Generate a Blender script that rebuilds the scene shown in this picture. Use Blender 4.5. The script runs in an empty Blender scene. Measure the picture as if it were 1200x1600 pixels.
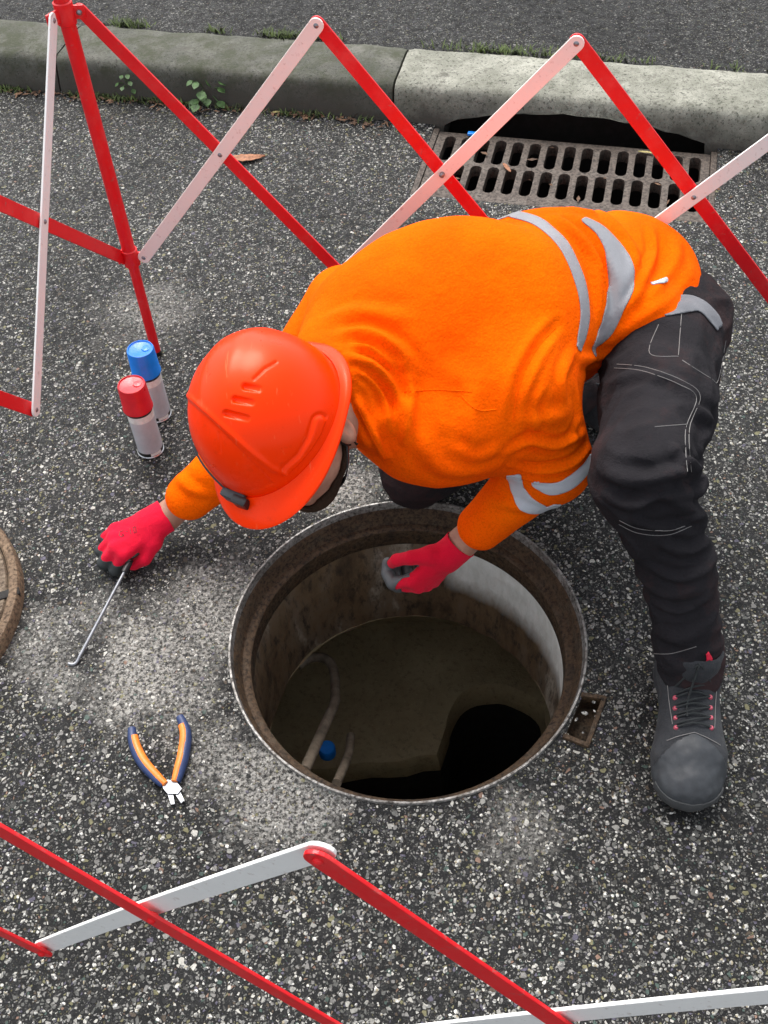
import bpy, bmesh, math, random
import numpy as np
from mathutils import Vector, Matrix, noise
from mathutils.bvhtree import BVHTree
from mathutils.geometry import tessellate_polygon
random.seed(7)
S = bpy.context.scene
COL = S.collection
R = math.radians

# ------------------------------------------------------------------ camera
PIT, ROL, FPX, CH = R(49.827), R(-3.6146), 1663.143, 1.75847
_F = Vector((0, math.cos(PIT), -math.sin(PIT)))
_X = Vector((1, 0, 0)); _Y = _X.cross(_F)
RV = _X*math.cos(ROL) + _Y*math.sin(ROL)
UV = -_X*math.sin(ROL) + _Y*math.cos(ROL)
CP = Vector((0, 0, CH))
cam = bpy.data.cameras.new('camera'); camo = bpy.data.objects.new('camera', cam); COL.objects.link(camo)
m = Matrix((RV, UV, -_F)).transposed().to_4x4(); m.translation = CP
camo.matrix_world = m
cam.sensor_fit = 'VERTICAL'; cam.sensor_height = 36; cam.lens = FPX/1600*36
cam.clip_start = 0.05; cam.clip_end = 500
S.camera = camo

# ------------------------------------------------------------------ light
w = bpy.data.worlds.new('World'); S.world = w; w.use_nodes = True
nt = w.node_tree; bg = nt.nodes['Background']
sky = nt.nodes.new('ShaderNodeTexSky'); sky.sky_type = 'NISHITA'; sky.sun_disc = False
sky.sun_elevation = R(52); sky.sun_rotation = R(200); sky.dust_density = 4.0; sky.ozone_density = 1.0; sky.air_density = 1.0
hs = nt.nodes.new('ShaderNodeHueSaturation'); hs.inputs['Saturation'].default_value = 0.3
nt.links.new(sky.outputs[0], hs.inputs['Color']); nt.links.new(hs.outputs[0], bg.inputs[0])
bg.inputs[1].default_value = 0.15
sl = bpy.data.lights.new('sun', 'SUN'); sl.energy = .75; sl.angle = R(30); sl.color = (1, .98, .95)
so = bpy.data.objects.new('sun', sl); COL.objects.link(so)
# sun direction: elevation 52, azimuth: shadows fall to the lower right of the picture
sd = Vector((-0.25*math.cos(R(58)), 0.97*math.cos(R(58)), math.sin(R(58)))).normalized()
so.rotation_euler = sd.to_track_quat('Z', 'Y').to_euler()
sky.sun_elevation = math.asin(sd.z); sky.sun_rotation = math.atan2(sd.x, sd.y)
S.view_settings.view_transform = 'Standard'; S.view_settings.look = 'None'
S.view_settings.exposure = 1.15; S.view_settings.gamma = 1
S.render.engine = 'CYCLES'

# ------------------------------------------------------------------ helpers
def P(px, py, z):
    """point at height z seen at photo pixel (px, py)"""
    d = _F + RV*((px-600)/FPX) - UV*((py-800)/FPX)
    return CP + d*((z-CP.z)/d.z)
def RAY(px, py):
    return (_F + RV*((px-600)/FPX) - UV*((py-800)/FPX)).normalized()

def tag(o, label=None, cat=None, group=None, kind=None):
    if label: o['label'] = label
    if cat: o['category'] = cat
    if group: o['group'] = group
    if kind: o['kind'] = kind
    return o
def empty(name, loc=(0, 0, 0), label=None, cat=None, group=None):
    o = bpy.data.objects.new(name, None); COL.objects.link(o); o.location = loc; o.empty_display_size = .05
    return tag(o, label, cat, group)
def mesh_obj(name, verts, faces, mat, parent=None, smooth=True):
    """verts in world space"""
    me = bpy.data.meshes.new(name)
    me.from_pydata([tuple(v) for v in verts], [], [tuple(f) for f in faces]); me.update()
    if smooth: me.polygons.foreach_set('use_smooth', [True]*len(me.polygons))
    if mat: me.materials.append(mat)
    o = bpy.data.objects.new(name, me); COL.objects.link(o)
    if parent:
        o.parent = parent
        loc = parent.location.copy(); pp = parent.parent
        while pp: loc += pp.location; pp = pp.parent
        me.transform(Matrix.Translation(-loc))
    return o
def bm_obj(name, bm, mat, parent=None, smooth=True, sharp=None):
    bm.normal_update()
    vs = [v.co.copy() for v in bm.verts]; bm.verts.index_update()
    fs = [[v.index for v in f.verts] for f in bm.faces]; bm.free()
    o = mesh_obj(name, vs, fs, mat, parent, smooth)
    if sharp is not None:
        o.data.set_sharp_from_angle(angle=R(sharp))
    return o
class MB:
    def __init__(s): s.v = []; s.f = []
    def add(s, v, f):
        n = len(s.v); s.v += [Vector(x) for x in v]; s.f += [[i+n for i in q] for q in f]
    def tube(s, pts, r, n=10, cap=True):
        pts = [Vector(p) for p in pts]; rr = r if isinstance(r, (list, tuple)) else [r]*len(pts)
        vs = []; fs = []; up = None
        for i, p in enumerate(pts):
            t = (pts[min(i+1, len(pts)-1)]-pts[max(i-1, 0)]).normalized()
            if up is None:
                up = Vector((0, 0, 1)) if abs(t.z) < .9 else Vector((1, 0, 0))
            a = t.cross(up).normalized(); b = a.cross(t).normalized(); up = b
            for k in range(n):
                q = 2*math.pi*k/n; vs.append(p+(a*math.cos(q)+b*math.sin(q))*rr[i])
        for i in range(len(pts)-1):
            for k in range(n): fs.append([i*n+k, i*n+(k+1) % n, (i+1)*n+(k+1) % n, (i+1)*n+k])
        if cap: fs.append(list(range(n))[::-1]); fs.append([(len(pts)-1)*n+k for k in range(n)])
        s.add(vs, fs); return s
    def box(s, c, ax, h, bev=0.0):
        """centre, 3 axes, half sizes; bevelled"""
        bm = bmesh.new(); bmesh.ops.create_cube(bm, size=2)
        for v in bm.verts: v.co = Vector((v.co.x*h[0], v.co.y*h[1], v.co.z*h[2]))
        if bev > 0: bmesh.ops.bevel(bm, geom=bm.edges[:], offset=bev, segments=2, affect='EDGES', profile=.6)
        M = Matrix((ax[0], ax[1], ax[2])).transposed(); bm.verts.index_update()
        s.add([Vector(c)+M @ v.co for v in bm.verts], [[v.index for v in f.verts] for f in bm.faces]); bm.free(); return s
    def lathe(s, c, prof, n=64, axis=None, close=False, ax=None):
        c = Vector(c); vs = []; fs = []
        if ax is None: ax = (Vector((1, 0, 0)), Vector((0, 1, 0)), Vector((0, 0, 1)))
        m = len(prof)
        for k in range(n):
            a = 2*math.pi*k/n
            for (r, z) in prof: vs.append(c+ax[0]*(r*math.cos(a))+ax[1]*(r*math.sin(a))+ax[2]*z)
        for k in range(n):
            for i in range(m if close else m-1):
                j = (i+1) % m
                fs.append([k*m+i, ((k+1) % n)*m+i, ((k+1) % n)*m+j, k*m+j])
        s.add(vs, fs); return s
    def build(s, name, mat, parent=None, smooth=True, sharp=40):
        o = mesh_obj(name, s.v, s.f, mat, parent, smooth)
        if smooth and sharp: o.data.set_sharp_from_angle(angle=R(sharp))
        return o

# ------------------------------------------------------------------ materials
class NB:
    def __init__(s, name):
        s.m = bpy.data.materials.new(name); s.m.use_nodes = True; s.t = s.m.node_tree
        s.b = s.t.nodes['Principled BSDF']; s.tc = s.t.nodes.new('ShaderNodeTexCoord').outputs['Object']
    def n(s, typ, **kw):
        x = s.t.nodes.new('ShaderNode'+typ)
        for k, v in kw.items():
            if hasattr(x, k): setattr(x, k, v)
        return x
    def set(s, node, key, val):
        i = node.inputs[key]
        if hasattr(val, 'is_linked') or isinstance(val, bpy.types.NodeSocket): s.t.links.new(val, i)
        else: i.default_value = val
    def noise(s, scale, detail=4, rough=.55, vec=None, dist=0.0, out='Fac'):
        x = s.n('TexNoise'); s.set(x, 'Vector', vec or s.tc); s.set(x, 'Scale', scale); s.set(x, 'Detail', detail); s.set(x, 'Roughness', rough); s.set(x, 'Distortion', dist)
        return x.outputs[out]
    def vor(s, scale, feature='F1', vec=None, out='Color', rnd=1.0):
        x = s.n('TexVoronoi'); x.feature = feature; s.set(x, 'Vector', vec or s.tc); s.set(x, 'Scale', scale)
        s.set(x, 'Randomness', rnd); return x.outputs[out]
    def ramp(s, fac, stops, interp='LINEAR'):
        x = s.n('ValToRGB'); r = x.color_ramp; r.interpolation = interp
        while len(r.elements) < len(stops): r.elements.new(.5)
        for e, (p, c) in zip(r.elements, stops):
            e.position = p; e.color = (c, c, c, 1) if isinstance(c, (int, float)) else tuple(c)+(1,)
        s.set(x, 'Fac', fac); return x.outputs['Color']
    def mix(s, fac, a, b, mode='MIX'):
        x = s.n('Mix'); x.data_type = 'RGBA'; x.blend_type = mode
        s.set(x, 0, fac)
        for k, v in ((6, a), (7, b)):
            if isinstance(v, (tuple, list)): v = tuple(v)+(1,) if len(v) == 3 else v
            s.set(x, k, v)
        return x.outputs[2]
    def math(s, op, a, b=0.0, clamp=False):
        x = s.n('Math'); x.operation = op; x.use_clamp = clamp; s.set(x, 0, a); s.set(x, 1, b); return x.outputs[0]
    def sep(s, c):
        x = s.n('SeparateColor'); s.set(x, 0, c); return x.outputs
    def mapr(s, v, a, b, c=0.0, d=1.0):
        x = s.n('MapRange'); s.set(x, 0, v); s.set(x, 1, a); s.set(x, 2, b); s.set(x, 3, c); s.set(x, 4, d); return x.outputs[0]
    def bump(s, h, strength=.5, dist=.002, normal=None):
        x = s.n('Bump'); s.set(x, 'Height', h); s.set(x, 'Strength', strength); s.set(x, 'Distance', dist)
        if normal: s.set(x, 'Normal', normal)
        s.t.links.new(x.outputs[0], s.b.inputs['Normal']); return x.outputs[0]
    def p(s, **kw):
        for k, v in kw.items():
            k = {'base': 'Base Color', 'rough': 'Roughness', 'metal': 'Metallic', 'spec': 'Specular IOR Level', 'coat': 'Coat Weight', 'coatr': 'Coat Roughness', 'sheen': 'Sheen Weight'}.get(k, k)
            if isinstance(v, tuple) and len(v) == 3: v = v+(1,)
            s.set(s.b, k, v)
        return s.m

def dust(b, patches, dn):
    """pale mortar dust trodden into the surface, in ragged patches"""
    tot = None
    for (x, y, r, s) in patches:
        vmd = b.n('VectorMath'); vmd.operation = 'DISTANCE'; b.set(vmd, 0, b.tc); vmd.inputs[1].default_value = (x, y, 0)
        q = b.mapr(b.math('ADD', b.math('DIVIDE', vmd.outputs['Value'], r), b.math('MULTIPLY', b.math('SUBTRACT', dn, .5), 3.2)), 1.15, .35, 0, s)
        tot = q if tot is None else b.math('MAXIMUM', tot, q)
    return tot
def asphalt(name, patches=(), dark=1.0, sc=1.0):
    b = NB(name)
    warp = b.noise(60*sc, 2, .5, out='Color')
    vm = b.n('VectorMath'); vm.operation = 'MULTIPLY_ADD'; b.set(vm, 0, warp); vm.inputs[1].default_value = (.004, .004, 0); b.set(vm, 2, b.tc)
    v = vm.outputs[0]
    def layer(scale, thr, e0, off):
        mp = b.n('Mapping'); b.set(mp, 'Vector', v); mp.inputs['Location'].default_value = off
        vv = mp.outputs[0]
        c = b.vor(scale, 'F1', vv, 'Color'); e = b.vor(scale, 'DISTANCE_TO_EDGE', vv, 'Distance')
        r = b.sep(c)
        on = b.math('GREATER_THAN', r[0], thr)
        # every stone is shrunk inside its cell by its own amount
        ew = b.math('MULTIPLY_ADD', r[2], .16); b.t.nodes[-1].inputs[2].default_value = e0
        ms = b.mapr(b.math('SUBTRACT', e, ew), 0.0, .05)
        msk = b.math('MULTIPLY', ms, on)
        return msk, r, e
    m1, r1, e1 = layer(112*sc, .52, .07, (0, 0, 0))
    m2, r2, e2 = layer(185*sc, .36, .06, (3.1, 1.7, .3))
    m3, r3, e3 = layer(330*sc, .40, .05, (7.3, 2.9, .6))
    kk = .80*dark**.6
    stones = [(0, (.035, .035, .034)), (.22, (.09, .088, .08)), (.38, (.17, .17, .155)), (.52, (.12, .095, .07)), (.56, (.30, .29, .27)), (.68, (.25, .235, .13)), (.74, (.42, .41, .37)), (.86, (.09, .13, .11)), (.89, (.14, .13, .17)), (.93, (.66, .64, .57)), (.985, (.30, .19, .14))]
    stones = [(p_, tuple(x*kk for x in c_)) for p_, c_ in stones]
    binder = b.ramp(b.noise(420*sc, 3, .7), [(.3, .006*dark), (.7, .022*dark)])
    dn = b.noise(9, 6, .68); dn2 = b.noise(130, 3, .7)
    tot = dust(b, patches, dn)
    if tot is not None: binder = b.mix(b.math('MULTIPLY', tot, b.mapr(dn2, .40, .56, .15, 1)), binder, (.30, .285, .25))
    c3 = b.mix(m3, binder, b.ramp(r3[1], [(p, tuple(x*.50 for x in c)) for p, c in stones], 'CONSTANT'))
    c2 = b.mix(m2, c3, b.ramp(r2[1], stones, 'CONSTANT'))
    c1 = b.mix(m1, c2, b.ramp(r1[1], stones, 'CONSTANT'))
    col = b.mix(.35, c1, b.mix(1.0, c1, b.ramp(b.noise(900, 2), [(.2, .5), (.8, 1.4)]), 'MULTIPLY'))
    big = b.ramp(b.noise(2.2, 4, .6), [(.3, .55), (.7, 1.2)])
    col = b.mix(1.0, col, big, 'MULTIPLY')
    if tot is not None:      # a thinner film of dust lies over the stones too
        col = b.mix(b.math('MULTIPLY', tot, b.mapr(dn2, .46, .60, .0, .75)), col, (.42, .405, .37))
    h = b.math('ADD', b.math('MULTIPLY', m1, .9), b.math('ADD', b.math('MULTIPLY', m2, .6), b.math('MULTIPLY', m3, .35)))
    h = b.math('ADD', h, b.math('MULTIPLY', b.noise(500, 3, .7), .5))
    b.bump(h, .9, .0022)
    ro = b.mix(m1, b.ramp(b.noise(40, 3), [(.3, .48), (.7, .85)]), (.5, .5, .5))
    return b.p(base=col, rough=ro, spec=.18)

def concrete(name, c1, c2, speck=.5, moss=0.0, sc=1.0, rough=.9, grime=0.0):
    b = NB(name)
    n1 = b.noise(7*sc, 6, .7); n2 = b.noise(110*sc, 5, .8); n3 = b.noise(300*sc, 3, .7)
    c = b.ramp(n1, [(.3, c1), (.72, c2)])
    c = b.mix(b.math('MULTIPLY', b.mapr(n2, .53, .63), speck), c, tuple(x*.18 for x in c1))
    c = b.mix(b.math('MULTIPLY', b.mapr(n3, .60, .70), speck*.8), c, tuple(min(1, x*1.5) for x in c2))
    if moss:
        c = b.mix(b.math('MULTIPLY', b.mapr(b.noise(11, 6, .75), .42, .62), moss), c, (.045, .05, .025))
    if grime:
        sx = b.n('SeparateXYZ'); b.set(sx, 0, b.tc); g = b.noise(4.5, 6, .7)
        low = b.mapr(b.math('ADD', sx.outputs[2], b.math('MULTIPLY', b.math('SUBTRACT', g, .5), .16)), .10, .02)
        c = b.mix(b.math('MULTIPLY', low, grime), c, (.06, .055, .045))
        c = b.mix(b.math('MULTIPLY', b.mapr(b.noise(17, 5, .75), .55, .66), grime*.7), c, (.07, .065, .05))
    b.bump(b.math('ADD', n2, b.math('MULTIPLY', n3, .5)), .7, .003)
    return b.p(base=c, rough=rough)

def rust(name, a=(.05, .032, .02), c=(.16, .085, .04), d=(.10, .09, .075), metal=.15, rough=.75):
    b = NB(name)
    n1 = b.noise(18, 7, .72); n2 = b.noise(120, 5, .7)
    col = b.ramp(n1, [(.28, a), (.5, c), (.72, d)])
    col = b.mix(b.mapr(n2, .45, .66), col, tuple(x*.4 for x in a))
    b.bump(b.math('ADD', b.math('MULTIPLY', n1, .6), n2), .7, .003)
    return b.p(base=col, rough=b.ramp(n2, [(.3, rough-.2), (.7, min(1, rough+.15))]), metal=metal)

def paint(name, c, wear=.25, wc=None, rough=.38, dirt=(.25, .2, .17), sc=1.0):
    b = NB(name)
    n1 = b.noise(14*sc, 6, .7); n2 = b.noise(90*sc, 4, .7)
    col = b.mix(b.math('MULTIPLY', b.mapr(n1, .5, .68), wear), c, wc or tuple(min(1, x*1.3+.18) for x in c))
    col = b.mix(b.math('MULTIPLY', b.mapr(n2, .60, .70), wear*1.4, clamp=True), col, dirt)
    b.bump(n2, .15, .001)
    return b.p(base=col, rough=b.ramp(n1, [(.3, rough-.08), (.7, rough+.2)]), coat=.1)

def fabric(name, c1, c2, weave=1400, rough=.92, sheen=.25, stain=None, bs=.35, sp=.2):
    b = NB(name)
    n1 = b.noise(6, 5, .6); n2 = b.noise(weave, 2, .6); n3 = b.noise(70, 4, .65)
    c = b.ramp(n1, [(.3, c1), (.7, c2)])
    c = b.mix(.5, c, b.mix(1.0, c, b.ramp(n2, [(.3, .72), (.7, 1.2)]), 'MULTIPLY'))
    if stain:
        c = b.mix(b.math('MULTIPLY', b.mapr(b.noise(5.5, 6, .72), .5, .72), stain[1]), c, stain[0])
    b.bump(b.math('ADD', b.math('MULTIPLY', n2, .5), b.math('MULTIPLY', n3, 1.6)), bs, .0030)
    return b.p(base=c, rough=rough, sheen=sheen, spec=sp)
def plain(name, c, rough=.5, metal=0.0, coat=0.0, bump=0.0, var=.12, sc=60):
    b = NB(name)
    n = b.noise(sc, 5, .65)
    col = b.mix(1.0, c, b.ramp(n, [(.3, 1-var*2), (.7, 1+var)]), 'MULTIPLY')
    if bump: b.bump(n, bump, .001)
    return b.p(base=col, rough=b.ramp(b.noise(sc*.6, 4), [(.3, max(.05, rough-.08)), (.7, rough+.12)]), metal=metal, coat=coat, coatr=.12)

HC = Vector((0.029, 1.160, 0)); HR = .35
def pxy(x, y): p = P(x, y, 0); return (p.x, p.y)
PATCH = [(*pxy(230, 1040), .15, .75), (*pxy(330, 960), .13, .75), (*pxy(440, 1250), .12, .85), (*pxy(390, 1215), .08, .7), (*pxy(230, 490), .13, .45), (*pxy(530, 775), .09, .8),
         (*pxy(340, 1180), .08, .6), (*pxy(60, 1000), .08, .5), (*pxy(820, 1300), .07, .35), (*pxy(90, 1070), .07, .5), (*pxy(160, 960), .07, .45)]
M = dict(
    road=asphalt('asphalt_exposed_aggregate', PATCH),
    pave=asphalt('asphalt_pavement', (), .26, 1.25),
    kerb_l=concrete('kerb_concrete_pale', (.20, .20, .16), (.40, .395, .33), 1.0, .4, grime=.95),
    kerb_d=concrete('kerb_concrete_mossy', (.05, .053, .04), (.16, .155, .13), .9, .95, grime=.9),
    red=paint('red_paint', (.74, .004, .010), .30, (.80, .10, .09), .42),
    white=paint('white_paint', (.84, .84, .81), .3, (.74, .72, .68), .45, (.35, .25, .20)),
    whitep=paint('faded_pinkish_white_paint', (.92, .80, .75), .35, (.90, .84, .80), .45, (.55, .35, .30)),
    steel=plain('galvanised_steel', (.30, .31, .33), .42, .85),
    rust=rust('rusty_cast_iron', (.022, .013, .006), (.075, .042, .018), (.060, .046, .030)),
    rustring=rust('worn_iron_rim', (.10, .085, .07), (.30, .29, .27), (.5, .49, .47), .55, .5),
    lid=rust('lid_iron', (.10, .065, .04), (.20, .15, .10), (.26, .22, .17), .1, .8),
    grate=rust('grate_iron', (.045, .034, .027), (.095, .072, .056), (.135, .115, .095), .2, .7),
    dark=plain('near_black', (.012, .010, .008), .8),  # darkness of the drain pit, outlet and sump depths put into the colour
    jersey=fabric('orange_fleece', (1.0, .090, .0), (1.0, .140, .0), 260, .95, .0, None, .55, .05),
    pocket=fabric('orange_fleece_pocket', (.95, .085, .002), (1.0, .115, .003), 900, .95, 0),
    tape=fabric('reflective_tape', (.22, .225, .24), (.31, .315, .33), 1500, .5, 0, None, .2),
    tapeb=fabric('bright_reflective_tape', (.42, .46, .52), (.58, .62, .66), 1500, .4, 0, None, .2),
    trouser=fabric('charcoal_work_trousers', (.014, .013, .0148), (.025, .023, .0255), 420, .95, 0.0, ((.062, .028, .025), .65), .7, .12),
    patch=fabric('trouser_patch', (.042, .042, .047), (.065, .064, .068), 1100, .9, .2, ((.10, .05, .045), .6), .5),
    lining=fabric('grey_waistband', (.12, .125, .135), (.20, .205, .22), 1100, .9, .1),
    thread=plain('pale_thread', (.22, .21, .20), .8),
    redtag=plain('red_tag', (.85, .02, .06), .6),
        glove=fabric('red_knit_glove', (.70, .004, .028), (.86, .006, .042), 1300, .9, .05, ((.30, .01, .02), .35), .6),
    coat=plain('grey_glove_coating', (.085, .09, .092), .45, 0, 0, .4),
    coatd=plain('dark_glove_coating', (.035, .04, .04), .5, 0, 0, .4),
    helmet=plain('orange_helmet_plastic', (1.0, .038, .0), .34, 0, .05, .02, .03, 14),
    rubber=plain('dark_grey_rubber', (.05, .06, .065), .5),
    black=plain('black_plastic', (.012, .012, .013), .35),
    beard=fabric('dark_beard', (.022, .013, .008), (.07, .042, .028), 350, .95, 0, None, 1.0, .1),
    boot=fabric('black_boot_leather', (.022, .024, .027), (.05, .052, .056), 800, .62, .05, ((.10, .10, .095), .5), .6),
    toe=plain('scuffed_toe_leather', (.038, .042, .046), .5, 0, 0, .35, .14, 80),
    sole=plain('boot_sole_rubber', (.05, .052, .052), .75, 0, 0, .3),
    lace=plain('boot_lace', (.02, .024, .024), .8),
    eyelet=plain('pinkish_red_eyelet', (.55, .09, .13), .4),
    blue=plain('blue_cap_plastic', (.005, .22, .80), .35, 0, .15, 0, .05),
    redcap=plain('red_cap_plastic', (.62, .008, .02), .33, 0, .15, 0, .05),
    can=plain('can_label_silver', (.62, .62, .65), .4, .25, 0, 0, .06, 30),
    canw=plain('can_label_white', (.82, .82, .78), .5),
    canblack=plain('can_black', (.02, .02, .02), .4),
    tin=plain('bare_tin_rim', (.6, .6, .6), .3, .9),
    oran=plain('orange_grip', (.85, .22, .02), .45),
    navy=plain('navy_grip', (.02, .04, .12), .45),
    leaf=plain('dry_leaf_brown', (.36, .15, .07), .7, 0, 0, .3, .3, 120),
    leafy=plain('pale_dry_leaf', (.45, .38, .15), .7, 0, 0, .3, .3, 120),
    green=plain('plant_leaf', (.06, .13, .03), .6, 0, 0, .3, .35, 90),
    grass=plain('grass_blade', (.10, .14, .035), .7, 0, 0, 0, .5, 25),
    pipe=plain('grey_pipe', (.34, .28, .21), .6, 0, 0, .4, .3, 25),
)
def helmet_mat():
    b = NB('orange_helmet_plastic'); n = b.noise(9, 5, .7); n2 = b.noise(45, 5, .75)
    mp = b.n('Mapping'); b.set(mp, 'Vector', b.tc); mp.inputs['Scale'].default_value = (1, .08, .3); mp.inputs['Rotation'].default_value = (.3, .2, .7)
    sc = b.mapr(b.noise(160, 3, .6, mp.outputs[0]), .66, .70)
    c = b.mix(b.math('MULTIPLY', sc, .35), (1.0, .038, .0), (1.0, .16, .06))
    c = b.mix(b.math('MULTIPLY', b.mapr(n2, .58, .72), .30), c, (.55, .03, .005))
    b.bump(n2, .03, .001)
    return b.p(base=c, rough=b.ramp(n, [(.3, .22), (.7, .42)]), coat=.08, coatr=.12)
M['helmet'] = helmet_mat()
M['helmet'].node_tree.nodes['Principled BSDF'].inputs['Specular IOR Level'].default_value = .26
M['helmet'].node_tree.nodes['Principled BSDF'].inputs['Specular Tint'].default_value = (1, .55, .35, 1)
def neck_mat():
    b = NB('shaft_concrete_stained')
    vm = b.n('Mapping'); b.set(vm, 'Vector', b.tc); vm.inputs['Scale'].default_value = (1, 1, .38); v = vm.outputs[0]
    n1 = b.noise(5.5, 6, .68, v); n2 = b.noise(55, 5, .7, v); n3 = b.noise(2.1, 3, .5, v)
    c = b.ramp(n1, [(.32, (.04, .023, .010)), (.46, (.14, .09, .045)), (.55, (.15, .11, .07)), (.66, (.42, .37, .29))])
    c = b.mix(b.mapr(n2, .5, .68), c, (.03, .02, .012))
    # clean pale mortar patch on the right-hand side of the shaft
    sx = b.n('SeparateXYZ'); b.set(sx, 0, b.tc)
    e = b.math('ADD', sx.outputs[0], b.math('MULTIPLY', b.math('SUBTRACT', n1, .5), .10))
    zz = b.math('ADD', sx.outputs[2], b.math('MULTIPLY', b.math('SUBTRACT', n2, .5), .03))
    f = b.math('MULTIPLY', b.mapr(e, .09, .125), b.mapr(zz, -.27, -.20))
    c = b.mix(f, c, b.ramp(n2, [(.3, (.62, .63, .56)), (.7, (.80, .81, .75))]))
    b.bump(b.math('ADD', n1, n2), .6, .004)
    return b.p(base=c, rough=.75)
def skin_mat():
    b = NB('skin_tone'); n = b.noise(35, 5, .65); n2 = b.noise(220, 3, .6)
    c = b.ramp(n, [(.3, (.34, .15, .10)), (.7, (.47, .25, .17))]); b.bump(n2, .25, .0015)
    return b.p(base=c, rough=.5)
M['skin'] = skin_mat()
M['neck'] = neck_mat()
M['chamber'] = concrete('chamber_silt', (.26, .205, .11), (.44, .36, .21), .4, 0, .6, .6)

# ================================================================== SETTING
KX = Vector((.9623, -.2720, 0)); KN = Vector((.2720, .9623, 0))     # along the kerb, across the kerb
def K(s, n, z=0.0): return KX*s+KN*n+Vector((0, 0, z))
GS0, GS1, GN0, GN1 = -.582, .232, 2.625, 2.975
def fill(loops, z, name, mat, parent=None):
    pl = [[Vector((p[0], p[1], 0)) for p in l] for l in loops]
    tris = tessellate_polygon(pl); vs = [Vector((p.x, p.y, z)) for l in pl for p in l]
    fs = []
    for t in tris:
        a, b, c = (vs[i] for i in t)
        n = (b-a).cross(c-a).z
        if abs(n) < 1e-12: continue
        fs.append(t if n > 0 else t[::-1])
    return mesh_obj(name, vs, fs, mat, parent, False)
circ = [(HC.x+HR*math.cos(a), HC.y+HR*math.sin(a)) for a in [2*math.pi*i/96 for i in range(96)]]
hq = [P(908, 1086, 0), P(944, 1092, 0), P(917, 1166, 0), P(882, 1152, 0)]
hq = [HC+(p-HC).normalized()*max((p-HC).length, HR+.006) for p in hq]
out = [K(-60, -60), K(60, -60), K(60, 3.03), K(GS1+.02, 3.03), K(GS1+.02, GN0-.015), K(GS0-.02, GN0-.015), K(GS0-.02, 3.03), K(-60, 3.03)]
tag(fill([out, circ, [(p.x, p.y) for p in hq]], 0, 'road', M['road']), kind='structure')
tag(fill([[K(-60, 3.235), K(60, 3.235), K(60, 70), K(-60, 70)]], .108, 'pavement', M['pave']), kind='structure')

# drain pit under the grate
o = MB(); a, b_, c, d = GS0-.02, GS1+.02, GN0-.015, 3.19
q = [K(a, c), K(b_, c), K(b_, d), K(a, d)]
v = [Vector((p.x, p.y, z)) for z in (-.001, -.55) for p in q]
o.add(v, [[0, 1, 5, 4], [1, 2, 6, 5], [2, 3, 7, 6], [3, 0, 4, 7], [4, 5, 6, 7]])
pit = o.build('drain_pit', M['dark'], smooth=False); tag(pit, kind='structure')

def kerbstone(s0, s1, mat, label, arch=False):
    prof = [(3.21, -.12), (2.992, -.12), (2.992, -.01), (2.994, .02), (2.998, .05), (3.003, .078), (3.008, .096), (3.017, .107), (3.032, .113), (3.10, .117), (3.16, .119), (3.215, .118), (3.238, .112), (3.246, .10), (3.246, -.12)]
    n = max(4, int((s1-s0)/(.02 if s1-s0 < 2 else .04))); vs = []; fs = []; m = len(prof)
    for i in range(n+1):
        s = s0+(s1-s0)*i/n
        t = (s+.575)/(.80)
        za = -.2
        if arch and 0 < t < 1: za = .070*math.sin(math.pi*t)**.62-.002+noise.noise(Vector((s*16, 0, 0)))*.007
        edge = min(s-s0, s1-s)
        for j, (nn, z) in enumerate(prof):
            p = K(s, nn, z)
            nz = noise.noise(p*9)*.006+noise.noise(p*40)*.0022
            if edge < .012: nz -= .006*(1-edge/.012)
            c = K(s, 3.12, .04); dr = (p-c); dr -= KX*dr.dot(KX); dr.normalize()
            p = p+dr*nz
            if z < .1 and p.z < za and nn < 3.24: p.z = za + (.0 if nn > 3.1 else .0)
            vs.append(p)
        if i < n:
            for j in range(m): fs.append([i*m+j, i*m+(j+1) % m, (i+1)*m+(j+1) % m, (i+1)*m+j])
    fs.append(list(range(m))); fs.append([n*m+j for j in range(m)][::-1])
    o = mesh_obj('kerbstone', vs, fs, mat); o.data.set_sharp_from_angle(angle=R(60))
    return tag(o, label, 'kerbstone', 'kerbstones along the pavement')
kerbstone(-9.0, -1.87, M['kerb_d'], 'dark mossy kerbstone at the far left end of the kerb, behind the red post')
kerbstone(-1.864, -.740, M['kerb_d'], 'mossy grey kerbstone with the small green plant growing at its foot')
kerbstone(-.733, .392, M['kerb_l'], 'pale speckled kerbstone hollowed into an arch above the drain grate', True)
kerbstone(.399, 9.0, M['kerb_l'], 'pale kerbstone at the far right edge, right of the arched one')

# cast iron drain grate
def slot(cs, cn, w, h, k=5):
    r = w/2; pts = []
    for i in range(k+1): a = math.pi*i/k; pts.append((cs+r*math.cos(a), cn+h/2-r+r*math.sin(a)))
    for i in range(k+1): a = math.pi+math.pi*i/k; pts.append((cs+r*math.cos(a), cn-h/2+r+r*math.sin(a)))
    return pts
def slab(name, outer, holes, ztop, th, mat, parent, bev=.0025):
    loops = [outer]+holes
    L3 = [[Vector((x, y, 0)) for x, y in l] for l in loops]
    tris = tessellate_polygon(L3); flat = [p for l in L3 for p in l]; n = len(flat)
    vs = [K(p.x, p.y, ztop) for p in flat]+[K(p.x, p.y, ztop-th) for p in flat]
    fs = [list(t) for t in tris]+[[i+n for i in t][::-1] for t in tris]
    k = 0
    for l in loops:
        m_ = len(l)
        for i in range(m_): a_, b2 = k+i, k+(i+1) % m_; fs.append([a_, b2, b2+n, a_+n])
        k += m_
    o = mesh_obj(name, vs, fs, mat, parent, False)
    md = o.modifiers.new('b', 'BEVEL'); md.width = bev; md.segments = 2; md.limit_method = 'ANGLE'; md.angle_limit = R(50)
    return o
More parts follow.
